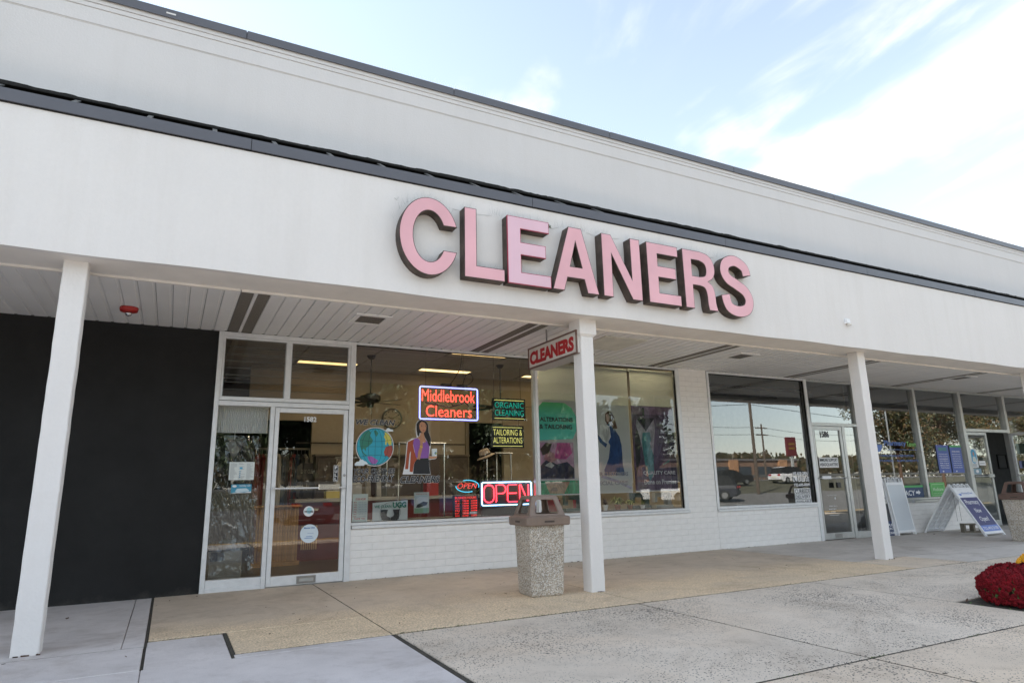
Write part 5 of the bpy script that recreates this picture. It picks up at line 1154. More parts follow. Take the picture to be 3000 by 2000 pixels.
art(t, p_arm, (.05, .09, .20)); art(t, p_lady, (.035, .08, .22)); art(t, p_bundle, (.68, .68, .66)); art(t, p_head, (.10, .03, .025)); art(t, p_face, (.55, .36, .30))
art(t, [(6.45, 1.30), (6.75, 1.22), (7.05, 1.10), (7.08, 1.13), (6.78, 1.26), (6.48, 1.34)], (.38, .36, .46))
a = U([(6.30, 1.325), (7.01, 1.388)], yp); textbox('OUR CUSTOMERS', flat((.30, .30, .34)), t, a[0][0], a[1][0], a[0][1], a[1][1], yp - .012, .035)
a = U([(6.30, 1.175), (6.99, 1.240)], yp); textbox('SPECIAL CARE', flat((.35, .35, .39)), t, a[0][0], a[1][0], a[0][1], a[1][1], yp - .012, .035)
t = poster(7.160, 8.100, 1.065, 2.530, sheet((.22, .155, .25), .4, True), 'purple poster of a suit with teal tie reading QUALITY CARE')
k_[0] = 0
art(t, rect(7.17, 8.09, 2.38, 2.52), (.30, .20, .30)); art(t, [(7.20, 1.9), (7.30, 2.30), (7.35, 2.35), (7.30, 1.6), (7.19, 1.3)], (.055, .05, .06)); art(t, t_shirt, (.46, .44, .48)); art(t, t_neck, (.02, .018, .03)); art(t, t_lapel, (.17, .13, .21)); art(t, t_tie, (.10, .28, .30)); art(t, t_sq, (.10, .30, .30))
art(t, [(7.86, 2.25), (8.08, 2.10), (8.09, 1.1), (7.95, 1.1), (7.98, 1.7)], (.065, .05, .09))
m = MB(); q = U([(7.43, 2.50), (7.43, 2.36), (7.33, 2.31)], yp - .02); m.tube([(q[0][0], yp - .02, q[0][1]), (q[1][0], yp - .02, q[1][1])], .012, 5); m.build('hanger_hook', 'blackp', t)
a = U([(7.335, 1.325), (8.050, 1.400)], yp); textbox('QUALITY CARE', flat((.62, .60, .64)), t, a[0][0], a[1][0], a[0][1], a[1][1], yp - .012, .03)
a = U([(7.345, 1.170), (8.055, 1.255)], yp); textbox('Done on Premise', flat((.62, .60, .64)), t, a[0][0], a[1][0], a[0][1], a[1][1], yp - .012, .03)
# plants on the sill
def potplant(x, y, r, h, mat, label, lf, n, seed, droop=.5, sz=.10):
    t = thing('potted_plant', (x, y, .757), label, 'potted plant', 'potted plants on the window sill'); rnd = random.Random(seed)
    MB().lathe((0, 0, 0), [(r * .7, 0), (r * .95, h * .8), (r * 1.08, h * .82), (r * 1.08, h), (r * .9, h)], 16).build('pot', mat, t, True)
    m = MB()
    for k in range(n):
        a = rnd.uniform(0, 6.3); e = rnd.uniform(.3, 1.3); l = rnd.uniform(.6, 1.3) * sz; p0 = Vector((0, 0, h)); d = Vector((cos(a) * cos(e), sin(a) * cos(e), sin(e))); p1 = p0 + d * l * .6; p2 = p1 + (d + Vector((0, 0, -droop * 2))).normalized() * l * .6; s_ = Vector((-sin(a), cos(a), 0)) * .006
        m.add([p0 - s_, p0 + s_, p1 + s_ * 1.4, p1 - s_ * 1.4, p2], [(0, 1, 2, 3), (3, 2, 4)])
    m.build('leaves', lf, t, True)
potplant(dp(6.51, 0, .3)[0], .3, .048, .085, 'whitepot', 'dried sprigs in a small white pot by the second column', 'leafbrown', 30, 1, .2, .10)
potplant(dp(6.76, 0, .3)[0], .3, .055, .085, 'terracotta', 'spider plant with long pale leaves in a clay pot', 'paleleaf', 60, 2, .6, .20)
potplant(dp(7.02, 0, .3)[0], .3, .048, .075, 'terracotta', 'small spider plant in the clay pot further right', 'paleleaf', 36, 3, .6, .14)
potplant(dp(7.28, 0, .3)[0], .3, .045, .06, 'whitepot', 'pale broad leaved plant right of the clay pots', 'paleleaf', 30, 4, .3, .10)
# display ledge, sewing machines behind posters
lg = thing('display_ledge', (5.5, .5, 0), 'dark low display ledge behind the shop windows', 'ledge'); MB().box(2.32, 8.28, .085, .66, .70, .757).build('ledge_top', flat((.10, .09, .08)), lg); MB().box(2.32, 8.28, .12, .16, .0, .70).build('ledge_front', 'dark', lg)
def sewing(x, y, c, label, s_=1):
    t = thing('sewing_machine', (x, y, .757), label, 'sewing machine', 'old sewing machines in the window'); M0 = flat(c)
    MB().cbox(-.20, .20, -.09, .09, 0, .05).build('machine_bed', M0, t, True); MB().cbox(.10, .19, -.06, .06, .05, .27).build('machine_column', M0, t, True); MB().cbox(-.18, .10, -.045, .045, .19, .27).build('machine_arm', M0, t, True); MB().cbox(-.18, -.12, -.04, .04, .10, .19).build('machine_head', M0, t, True)
    MB().lathe((0, 0, 0), [(.05, 0), (.05, .02)], 14, Matrix.Translation((.19, 0, .20)) @ Matrix.Rotation(R(90), 4, 'Y')).build('hand_wheel', 'steel', t, True)
sewing(6.15, .42, (.07, .12, .10), 'dark green sewing machine under the alterations poster'); sewing(8.05, .42, (.45, .46, .44), 'pale grey sewing machine under the tie poster'); sewing(7.62, .52, (.06, .10, .09), 'dark sewing machine half hidden by clutter under the tie poster')

# ---- door stickers
t = thing('number_decal', (1.706, .0, 2.1), 'white number 1582 at the top of the cleaners door', 'decal'); otext('1582', t, 1.626, 1.788, 2.100, 2.170, -.002, .03, .06, 0, WHITE, INK)
t = thing('pull_sticker', (2.075, 0, 1.3), 'vertical black and white PULL sticker on the cleaners door', 'sticker'); MB().box(2.046, 2.106, -.003, 0, 1.303, 1.517).build('sheet', WHITE, t); MB().box(2.051, 2.101, -.0045, -.003, 1.308, 1.512).build('dark_print', INK, t)
for i, ch in enumerate('PULL'): textbox(ch, WHITE, t, 2.060, 2.092, 1.467 - i * .050, 1.505 - i * .050, -.0055, .03)
t = thing('round_sticker', (1.74, 0, .92), 'small round WE CARE. sticker on the cleaners door', 'sticker'); shape([ell(1.740, .922, .068, .066, n=28)], WHITE, t, -.003, .001, 'sheet'); shape([ell(1.745, .93, .035, .042, n=20)], flat((.35, .62, .70)), t, -.005, 0, 'drop_print'); textbox('WE CARE.', INK, t, 1.682, 1.800, .905, .930, -.0065, .04)
t = thing('round_sticker', (1.758, 0, .64), 'larger round pale blue sticker low on the cleaners door', 'sticker'); shape([ell(1.758, .638, .116, .117, n=36)], flat((.66, .74, .80)), t, -.003, .001, 'sheet')
BL = flat((.05, .16, .42)); textbox('Member 2025', BL, t, 1.690, 1.826, .700, .722, -.0055, .02)
for i, (a, b) in enumerate(((1.735, 1.815), (1.72, 1.80), (1.70, 1.815))): MB().box(a, b, -.0055, -.005, (.640, .598, .578)[i], (.643, .604, .584)[i]).build('text_line', BL, t)
t = thing('price_notice', (.88, .015, 1.34), 'white notice sheet with three printed columns taped on sidelight', 'notice'); MB().box(.733, 1.032, .012, .015, 1.340, 1.565).build('sheet', flat((.68, .72, .70)), t)
GR = flat((.30, .33, .34)); m = MB(); rnd = random.Random(4)
for c_ in range(3):
    for i in range(20):
        if c_ == 1 and 3 < i < 18 and i % 3: continue
        a = .745 + c_ * .097; m.box(a, a + rnd.uniform(.04, .085), .0105, .0115, 1.352 + i * .0102, 1.352 + i * .0102 + .0035)
m.build('text_lines', GR, t)
for i in range(4): shape([ell(.862, 1.375 + i * .024, .008, .008, n=10)], flat((.08, .28, .45)), t, .0095, 0, 'round_icon')
MB().box(.855, .89, .0095, .0105, 1.475, 1.50).build('blue_icon', flat((.08, .40, .62)), t)
t = thing('gift_card_poster', (.89, .015, 1.17), 'small blue holiday gift card poster below the notice sheet', 'poster'); MB().box(.770, 1.012, .012, .015, 1.176, 1.285).build('sheet', flat((.05, .28, .42)), t)
textbox('Holiday Gift', WHITE, t, .868, 1.0, 1.252, 1.276, .0105, .01, .3); shape([ell(.81, 1.262, .026, .014, n=16)], WHITE, t, .0105, 0, 'oval_print'); shape([[(.77, 1.178), (.85, 1.19), (.93, 1.183), (1.01, 1.195), (1.01, 1.177), (.77, 1.177)]], WHITE, t, .0105, 0, 'snow_print'); shape([[(.82, 1.20), (.84, 1.232), (.95, 1.235), (.985, 1.21), (.98, 1.195), (.83, 1.192)]], flat((.55, .68, .74)), t, .010, 0, 'vehicle_print')
# ---- 1586 decals
t = thing('number_decal', (12.17, 0, 2.04), 'white outlined number 1586 on the grey glass door', 'decal'); otext('1586', t, 12.035, 12.305, 2.050, 2.180, -.002, .02, .07, 0, INK, WHITE)
t = thing('immune_support_sticker', (12.19, 0, 1.43), 'boxed IMMUNE SUPPORT HEADQUARTERS lettering on the grey glass door', 'sticker')
MB().box(11.895, 12.492, -.003, 0, 1.430, 1.636).build('sheet', WHITE, t); textbox('IMMUNE SUPPORT', INK, t, 11.915, 12.472, 1.550, 1.618, -.0045, .03); textbox('HEADQUARTERS', INK, t, 11.915, 12.472, 1.450, 1.525, -.0045, .03)
t = thing('door_hours_decal', (12.15, 0, .48), 'faint white opening hours lettering low on the grey glass door', 'decal')
textbox('Your Store Hours', WHITE, t, 12.02, 12.30, .868, .885, -.001, .0)
textbox('SUNDAY 10am - 3', WHITE, t, 12.04, 12.28, .648, .672, -.001, .03); textbox('MONDAY-FRIDAY', WHITE, t, 12.02, 12.25, .590, .612, -.001, .03); textbox('SATURDAY', WHITE, t, 12.07, 12.22, .535, .555, -.001, .03); MB().box(12.02, 12.32, -.001, 0, .478, .484).build('underline', WHITE, t)
shape([ell(12.245, .815, .016, .026, n=10)], WHITE, t, -.001, 0, 'drop_print')
t = thing('window_decal', (11.33, .03, .74), 'white WE ARE OPEN CALL US and CURBSIDE DELIVERY lettering on window', 'decal')
def wt(b, x0, x1, z0, z1, ink=WHITE, edge=INK): otext(b, t, x0, x1, z0, z1, .028, .03, .09, 0, ink, edge)
wt('WE ARE OPEN', 11.10, 11.545, 1.280, 1.352); wt('CALL US', 11.235, 11.565, 1.160, 1.262); wt('732-695-0009', 11.11, 11.57, 1.068, 1.128)
MB().box(11.10, 11.21, .026, .029, 1.160, 1.262).build('phone_box', WHITE, t); shape([stroke(catmull([(11.125, 1.24), (11.13, 1.20), (11.155, 1.178), (11.19, 1.175)], 4), .012)], INK, t, .0245, 0, 'phone_icon')
for b, z0, z1 in (('CURBSIDE', .918, 1.030), ('DELIVERY', .822, .910), ('AVAILABLE', .742, .812)):
    MB().box(11.100, 11.565, .027, .030, z0, z1).build('white_bar', WHITE, t); textbox(b, INK, t, 11.115, 11.55, z0 + .012, z1 - .012, .0255, .02)
# ---- pharmacy graphics
NB = flat((.055, .11, .30)); PB = flat((.10, .19, .50)); GN = flat((.08, .38, .12))
t = thing('window_decal', (14.6, .03, 1.5), 'blue and green PharmacyTown name lettering on the tall window', 'decal')
textbox('Pharmacy', PB, t, 14.16, 14.95, 1.87, 2.02, .028, .02); textbox('Town', flat((.20, .50, .12)), t, 14.97, 15.33, 1.885, 2.0, .028, .02); shape([ell(13.92, 1.92, .16, .16, 180, 360, 14)], PB, t, .028, 0, 'bowl_logo')
textbox('COMPOUNDING & PRESCRIPTIONS', PB, t, 13.95, 15.20, 1.655, 1.70, .028, .01); textbox('VITAMINS - SUPPLEMENTS', PB, t, 13.86, 15.33, 1.545, 1.59, .028, .01); MB().box(14.25, 15.35, .028, .029, 1.81, 1.82).build('underline', PB, t)
def bluep(x0, x1, head, rows, label, top):
    t = board('pharmacy_poster', x0, x1, 1.285, 1.932, .02, flat((.085, .13, .40)), label, 'poster', .004); 
    if top: MB().box(x0, x1, .016, .0195, 1.885, 1.932).build('green_band', GN, t)
    textbox(head, GN if not top else WHITE, t, x0 + .08, x1 - .08, 1.80 if not top else 1.765, 1.87 if not top else 1.80, .018, .02)
    for i, b in enumerate(rows): z = 1.705 - i * .052; textbox(b, WHITE, t, x0 + .07, x1 - .07, z, z + .026, .018, .02)
    shape([ell(x0 + .15, 1.335, .03, .03, 180, 360, 8)], WHITE, t, .018, 0, 'bowl_logo')
bluep(16.08, 16.565, 'SERVICES', ['Compounding', 'Health Screenings', 'Immunizations', 'Home Delivery', 'Pet Care', 'Medicare Advice', 'Travel Vaccines'], 'blue pharmacy poster with green heading and list of services', False)
bluep(16.62, 17.10, 'STORE HOURS', ['Monday 9am-6pm', 'Tuesday 9am-6pm', 'Wednesday 9am-6pm', 'Thursday 9am-6pm', 'Friday 9am-6pm', 'Saturday 9am-2pm', 'Sunday closed'], 'blue pharmacy poster with green top band and store hours', True)
t = board('pharmacy_arrow_sign', 13.9, 15.33, .757, 1.022, .02, flat((.03, .06, .14)), 'dark blue PHARMACY sign with white arrow low in tall window', 'sign'); MB().box(13.9, 15.33, .015, .0195, .975, 1.022).build('green_band', GN, t)
textbox('PHARMACY', WHITE, t, 14.05, 15.0, .80, .915, .018, .02); shape([[(15.04, .84), (15.13, .84), (15.13, .81), (15.21, .865), (15.13, .92), (15.13, .89), (15.04, .89)]], WHITE, t, .018, 0, 'arrow')
t = board('green_poster', 15.60, 16.18, .757, 1.07, .02, flat((.10, .42, .10)), 'green pharmacy poster with white lettering above the sill', 'poster'); textbox('Medicare', flat((.5, .72, .45)), t, 15.70, 16.1, .88, .96, .018, .02); textbox('OPEN ENROLLMENT', flat((.5, .72, .45)), t, 15.70, 16.1, .81, .84, .018, .0); m = MB(); line2(m, rrect(15.66, 16.14, .78, 1.03, .02, 3), .004, .017); m.build('border', flat((.5, .72, .45)), t)
t = board('health_poster', 17.385, 17.70, 1.40, 1.855, -.004, flat((.66, .70, .72)), 'white and blue poster of a person in an oval on the glass door', 'poster', .003)
shape([ell(17.54, 1.67, .13, .17, n=24)], flat((.06, .35, .58)), t, -.006, 0, 'oval_print'); shape([ell(17.55, 1.73, .04, .05, n=12)], flat((.45, .27, .20)), t, -.0072, 0, 'face_print'); shape([[(17.47, 1.55), (17.50, 1.66), (17.60, 1.67), (17.64, 1.55), (17.56, 1.52)]], flat((.62, .66, .62)), t, -.0072, 0, 'coat_print')
for i in range(3): MB().box(17.44, 17.62, -.006, -.005, 1.43 + i * .025, 1.437 + i * .025).build('text_line', INK, t)
t = board('door_notice', 17.74, 18.02, 1.45, 1.56, -.004, WHITE, 'small rounded white notice on the pharmacy glass door', 'notice', .003); MB().box(17.78, 17.98, -.006, -.005, 1.50, 1.507).build('text_line', INK, t)
t = board('door_notice', 17.40, 17.78, 1.24, 1.38, -.004, flat((.22, .34, .42)), 'blue grey leaflet above the pharmacy door bar', 'notice', .003); shape([ell(17.60, 1.31, .06, .04, n=12)], WHITE, t, -.006, 0, 'printed_area')
# notices on the open door leaf
for i, (v0, v1, z0, z1, c_, lb) in enumerate(((.12, .40, 1.72, 1.98, (.45, .56, .50), 'pale green sheet high on the open pharmacy door'), (.12, .50, 1.37, 1.55, (.30, .34, .60), 'lilac blue sheet in the middle of the open door'), (.42, .70, 1.55, 1.68, (.42, .60, .56), 'aqua sheet at the side of the open door'), (.20, .45, 1.22, 1.36, (.50, .56, .48), 'pale sheet just above the open door bar'))):
    t = thing('door_notice', (19.235, -.05 - (v0 + v1) / 2, z0), lb, 'notice', 'sheets taped on the open door'); MB().box(19.225, 19.229, -.05 - v1, -.05 - v0, z0, z1).build('sheet', flat(c_), t)

# ================================================================ INTERIOR OF THE CLEANERS
def fan(x, y, label, a0):
    t = thing('ceiling_fan', (x, y, ZC), label, 'ceiling fan', 'black ceiling fans in the shop')
    MB().lathe((0, 0, 0), [(.02, -.07), (.05, -.06), (.085, -.01), (.085, 0)], 14).build('ceiling_cup', 'blackp', t, True)
    MB().tube([(0, 0, -.05), (0, 0, -.72)], .014, 8).build('down_rod', 'blackp', t, True)
    MB().lathe((0, 0, 0), [(.03, -.96), (.06, -.95), (.07, -.88), (.16, -.86), (.185, -.82), (.185, -.75), (.12, -.71), (.03, -.70)], 20).build('motor_housing', 'blackp', t, True)
    for k in range(5):
        T = Matrix.Translation((0, 0, -.86)) @ Matrix.Rotation(R(a0 + 72 * k), 4, 'Z') @ Matrix.Rotation(R(12), 4, 'X'); m = MB()
        ol = [(.10, -.02), (.16, -.03), (.20, -.055), (.62, -.075), (.66, -.05), (.665, 0), (.66, .05), (.62, .075), (.20, .055), (.16, .03), (.10, .02)]
        m.add([T @ Vector((a, b, 0)) for a, b in ol] + [T @ Vector((a, b, -.006)) for a, b in ol], [tuple(range(11)), tuple(range(11, 22))[::-1]] + [(i, (i + 1) % 11, 11 + (i + 1) % 11, 11 + i) for i in range(11)])
        m.build('fan_blade', 'blackp', t, True)
    MB().tube([(.03, 0, -.95), (.03, 0, -1.22)], .003, 4).build('pull_chain', 'blackp', t, True)
fan(3.20, 2.5, 'black ceiling fan above the WE CLEAN decal', 20); fan(5.85, 2.5, 'black ceiling fan behind the ORGANIC CLEANING sign', 48)
t = thing('wall_clock', (4.12, 4.18, 2.45), 'round pale wall clock with dark rim on the tan wall', 'clock')
TC = Matrix.Translation((4.12, 4.19, 2.635)) @ Matrix.Rotation(R(90), 4, 'X')
MB().lathe((0, 0, 0), [(.215, -.0), (.215, .045), (.19, .05), (.185, .03)], 32, TC).build('rim', flat((.10, .10, .09)), t); MB().lathe((0, 0, 0), [(.187, .0), (.187, .033), (.001, .033)], 32, TC).build('dial', flat((.42, .37, .28)), t)
for k in range(12):
    a = R(30 * k); MB().box(-.006, .006, -.02, .02, 0, .003, Matrix.Translation((4.12 + .155 * sin(a), 4.150, 2.635 + .155 * cos(a))) @ Matrix.Rotation(-a, 4, 'Y') @ Matrix.Rotation(R(90), 4, 'X')).build('hour_mark', INK, t)
m = MB().tube([(4.12, 4.148, 2.635), (4.03, 4.148, 2.665)], .005, 4).tube([(4.12, 4.147, 2.635), (4.24, 4.147, 2.70)], .004, 4); m.build('clock_hands', INK, t)
# counter
t = thing('service_counter', (4.3, 3.0, 0), 'maroon service counter with grey top behind the door', 'counter')
MB().box(2.08, 6.2, 2.9, 3.4, 0, .99).build('counter_front', 'maroon', t); MB().cbox(2.02, 6.26, 2.84, 3.45, .99, 1.05).build('counter_top', 'counter', t)
MB().box(2.08, 6.2, 2.885, 2.9, .62, .64).build('trim_strip', 'maroon', t)
for i in range(8): MB().box(2.16 + i * .035, 2.18 + i * .035, 2.878, 2.9, .20, .60).build('oak_slat', 'oak', t)
# slatted podium
t = thing('slatted_podium', (1.67, 2.5, 0), 'vertical oak slat podium seen through the cleaners door', 'podium')
MB().box(1.34, 2.04, 2.43, 2.85, .06, .93).build('podium_body', 'maroon', t); MB().cbox(1.31, 2.07, 2.38, 2.88, .93, .96).build('podium_top', 'oak', t); MB().cbox(1.32, 2.06, 2.38, 2.45, 0, .075).build('podium_plinth', 'oak', t)
nS = 16; sv_ = MB().cbox(-.0185, .0185, -.018, .01, 0, .85, .004).build('oak_slat', 'oak', t, True); sv_.location = (1.36 + .02 - 1.67, 2.425 - 2.5, .08)
for i in range(1, nS): o = sv_.copy(); COL.objects.link(o); o.parent = t; o.location = (1.38 + i * (.66 / nS) - 1.67 + .005, 2.425 - 2.5, .08)
# clothes on hangers, dark mass behind
def rail(x0, x1, y, z, label, kind='garment rail'):
    t = thing('garment_rail', ((x0 + x1) / 2, y, 0), label, kind)
    for a in (x0, x1): MB().tube([(a, y, 0.02), (a, y, z)], .016, 8).build('upright', 'chrome', t); MB().tube([(a, y - .25, .03), (a, y + .25, .03)], .016, 8).build('foot', 'chrome', t)
    MB().tube([(x0 - .03, y, z), (x1 + .03, y, z)], .018, 8).build('top_bar', 'steel', t); return t
rail(3.44, 4.25, 1.5, 1.94, 'empty chrome garment rail behind the woman decal')
rail(5.45, 5.75, 1.9, 1.80, 'narrow chrome rail behind the tailoring sign')
# dark door frame + staff doorway contents
MB().box(5.80, 5.88, 4.16, 4.2, 0, 2.62).build('door_casing', flat((.2, .17, .12)), bd)
rd = random.Random(9); cl_c = [(.02, .02, .025), (.05, .05, .06), (.18, .03, .03), (.03, .05, .09), (.30, .28, .25), (.12, .09, .06), (.45, .44, .42)]
def garment(x, y, z, c, h, w_=.20, label=None):
    t = thing('hanging_garment', (x, y, z), label, 'garment', 'clothes on the long rail' if x < 2.6 else 'clothes on the short rail'); m = MB(); n = 7; T = Matrix.Rotation(R(rd.uniform(60, 110)), 4, 'Z')
    pf = [(0, .03, .03), (-.04, .10, .04), (-.08, w_, .05), (-.30, w_ * .95, .07), (-h * .6, w_ * .98, .08), (-h, w_ * 1.08, .08)]
    for zz, a, b in pf:
        for j in range(10): th = 2 * pi * j / 10; m.v.append(tuple(T @ Vector((a * cos(th), b * sin(th) * (1 + .2 * sin(3 * th)), zz))))
    for k in range(len(pf) - 1):
        for j in range(10): m.f.append((k * 10 + j, k * 10 + (j + 1) % 10, (k + 1) * 10 + (j + 1) % 10, (k + 1) * 10 + j)); m.m.append(0)
    m.build('cloth', flat(c), t, True); MB().tube([(0, 0, 0), (0, 0, .08)], .004, 4).build('hanger', 'steel', t, True)
rail(1.5, 2.5, 4.35, 2.0, 'long rail of hanging clothes at the back left of the shop')
for k in range(13): garment(1.54 + k * .073, 4.35 + rd.uniform(-.03, .03), 1.90, rd.choice(cl_c), rd.uniform(.7, 1.2), label='dark clothes item on the long rail at the back left')
rail(2.9, 3.9, 3.72, 1.80, 'garment rail in front of the wall under the clock')
for k in range(10): garment(2.96 + k * .095, 3.72 + rd.uniform(-.03, .03), 1.72, rd.choice(cl_c), rd.uniform(.6, .8), label='clothes item on the short rail below the wall clock')
t = thing('storage_cabinet', (4.2, 4.0, 0), 'dark brown storage cabinets along the rear tan wall', 'cabinet'); CB = flat((.075, .055, .042))
MB().box(2.55, 5.75, 3.92, 4.2, .01, 1.84).build('cabinet_body', CB, t); MB().cbox(2.52, 5.78, 3.88, 4.2, 1.84, 1.88).build('cabinet_top', flat((.16, .13, .10)), t)
for k in range(6): d_ = MB().cbox(2.58 + k * .53, 3.08 + k * .53, 3.90, 3.92, .10, 1.78).build('cabinet_door', CB, t); MB().box(3.02 + k * .53, 3.04 + k * .53, 3.885, 3.90, .95, 1.10).build('handle', 'steel', d_)
# wainscot line and pictures on wall
MB().box(2.2, 5.8, 4.185, 4.2, 2.10, 2.125).build('wall_rail', flat((.05, .04, .03)), bd)
for i, (x, z, lb) in enumerate(((2.52, 1.55, 'dark octagonal plaque on the wall, higher of two'), (2.52, 1.22, 'dark octagonal plaque on the wall, lower of two'), (5.15, 1.62, 'dark octagonal plaque right of the garment rail'))):
    t = thing('octagonal_plaque', (x, 4.18, z), lb, 'plaque', 'dark octagonal wall plaques'); c_ = .06
    shape([[(x - .27 + c_, z - .17), (x + .27 - c_, z - .17), (x + .27, z - .17 + c_), (x + .27, z + .17 - c_), (x + .27 - c_, z + .17), (x - .27 + c_, z + .17), (x - .27, z + .17 - c_), (x - .27, z - .17 + c_)]], flat((.06, .055, .05)), t, 4.17, .02, 'board'); textbox('DRY CLEANING', flat((.28, .26, .22)), t, x - .20, x + .20, z - .03, z + .05, 4.167, .02)
for x in (2.7, 3.1, 4.6, 5.2): 
    t = thing('counter_item', (x, 3.1, 1.05), ('small carton with a yellow lid on the counter' if x < 2.8 else 'grey register on the maroon counter') if x < 3.2 else ('red box on the maroon counter' if x < 5 else 'black printer on the maroon counter'), 'box'); MB().cbox(x - .12, x + .12, 3.0, 3.2, 1.05, 1.05 + (.12 if x < 2.8 else .24)).build('carton', flat({2.7: (.5, .4, .08), 3.1: (.3, .3, .3), 4.6: (.35, .03, .03), 5.2: (.02, .02, .02)}[x]), t); MB().box(x - .10, x + .10, 3.02, 3.18, 1.05 + (.12 if x < 2.8 else .24), 1.07 + (.12 if x < 2.8 else .24)).build('lid', flat((.55, .55, .5)), t)
# red chairs by the window right
def chair(x, y, rz, label):
    t = thing('waiting_chair', (x, y, 0.01), label, 'chair', 'red waiting chairs', rz); RC = flat((.26, .02, .025))
    MB().cbox(-.22, .22, -.22, .22, .42, .48).build('seat', RC, t, True); MB().cbox(-.22, .22, .19, .24, .52, .92).build('backrest', RC, t, True)
    for a in (-.2, .2):
        for b in (-.2, .2): MB().tube([(a, b, 0), (a, b, .42 if b < 0 else .9)], .012, 6).build('leg', 'chrome', t, True)
chair(6.3, 1.7, R(200), 'red padded chair behind the tailoring sign'); chair(7.0, 1.7, R(190), 'red padded chair further right behind the posters')
# tall palm-like plant and umbrella stand
t = thing('palm_plant', (4.95, 1.4, 0), 'spiky dark palm plant standing between the two OPEN signs', 'plant'); MB().lathe((0, 0, 0), [(.13, 0), (.17, .3), (.18, .32), (.15, .32)], 16).build('pot', 'steel', t, True); MB().tube([(0, 0, .3), (.02, 0, 1.15)], .02, 6).build('stem', 'leafbrown', t, True)
m = MB(); rp = random.Random(2)
for k in range(46):
    a = rp.uniform(0, 6.3); e = rp.uniform(-.1, 1.3); d_ = Vector((cos(a) * cos(e), sin(a) * cos(e), sin(e))); p0 = Vector((.02, 0, 1.12)); p1 = p0 + d_ * .17; p2 = p1 + (d_ - Vector((0, 0, .5))).normalized() * .17; s_ = Vector((-sin(a), cos(a), 0)) * .012; m.add([p0, p1 + s_, p2, p1 - s_], [(0, 1, 2, 3)])
m.build('fronds', 'green', t, True)
# mannequin bust with hat near the ORGANIC sign
t = thing('felt_hat', (4.95, 1.3, 1.70), 'pale felt hat with dark band on a stand', 'hat'); MB().lathe((0, 0, 0), [(.17, .0), (.16, .01), (.10, .03), (.095, .11), (.07, .14), (.01, .145)], 18, Matrix.Rotation(R(-22), 4, 'Y')).build('hat_body', 'felt', t, True, True); MB().lathe((0, 0, 0), [(.101, .03), (.099, .055)], 18, Matrix.Rotation(R(-22), 4, 'Y')).build('hat_band', 'blackf', t, True)
MB().tube([(0.02, 0, -1.68), (0.02, 0, .02)], .012, 6).build('hat_stand', 'chrome', t, True)
# bagged suit behind the sidelight
t = thing('bagged_suit', (.86, .42, 0.12), 'black suit in a wrinkled clear plastic bag behind the sidelight', 'garment')
m = MB(); nx, nz = 16, 26
for j in range(nz + 1):
    for i in range(nx + 1):
        u_ = i / nx - .5; v_ = j / nz; w_ = .24 if v_ < .93 else .24 * max(.12, (1 - v_) / .07 * .9); m.v.append((.80 + 2 * u_ * w_, .42 + .03 * sin(u_ * 9 + v_ * 3) - .05 * (1 - 4 * u_ * u_), .45 + 1.42 * v_))
for j in range(nz):
    for i in range(nx): m.f.append((j * (nx + 1) + i, j * (nx + 1) + i + 1, (j + 1) * (nx + 1) + i + 1, (j + 1) * (nx + 1) + i)); m.m.append(0)
m.build('suit_cloth', 'blackf', t)
shape([[(.70, 1.80), (.80, 1.60), (.90, 1.80), (.86, 1.86), (.74, 1.86)]], flat((.30, .28, .26)), t, .355, .004, 'shirt_collar')
from mathutils import noise as mn
m = MB(); nx, nz = 44, 150
for j in range(nz + 1):
    for i in range(nx + 1):
        x = .565 + .56 * i / nx; z = .16 + 1.76 * j / nz
        a = mn.noise(Vector((x * 9 + z * 3, z * 3.2, 1.3))) * .05 + abs(mn.noise(Vector((x * 22 + z * 9, z * 9, 4)))) * .028 + mn.noise(Vector((x * 45, z * 30, 8))) * .007
        m.v.append((x, .27 + a, z))
for j in range(nz):
    for i in range(nx): m.f.append((j * (nx + 1) + i, j * (nx + 1) + i + 1, (j + 1) * (nx + 1) + i + 1, (j + 1) * (nx + 1) + i)); m.m.append(0)
m.build('plastic_bag', 'plastic', t, smooth=True)
MB().tube([(.80, .40, 1.86), (.80, .40, 1.98)], .005, 5).build('hanger', 'steel', t)
t = thing('cardboard_carton', (.78, .55, .01), 'pale carton with dark label on the floor behind the sidelight', 'box'); MB().cbox(.60, 1.0, .5, .8, .01, .45).build('carton', flat((.38, .33, .27)), t); MB().box(.62, .78, .496, .4995, .32, .43).build('dark_label', INK, t)
# ribbed translucent panel over the top of the sidelight and transom
t = thing('ribbed_panel', (.86, .2, 1.95), 'vertical ribbed white panel at the top of the sidelight', 'panel')
rb = MB().add([(-.012, 0, 0), (-.004, -.009, 0), (.004, -.009, 0), (.012, 0, 0), (-.012, 0, .37), (-.004, -.009, .37), (.004, -.009, .37), (.012, 0, .37)], [(0, 1, 5, 4), (1, 2, 6, 5), (2, 3, 7, 6)]).build('rib', 'ribbed', t, True)
rb.location = (-.30, .0, 0)
for k in range(1, 26): o = rb.copy(); COL.objects.link(o); o.parent = t; o.location = (-.30 + k * .0245, 0, 0)
MB().box(.54, 1.19, .205, .215, 1.95, 2.32).build('panel_back', flat((.25, .25, .25)), t)

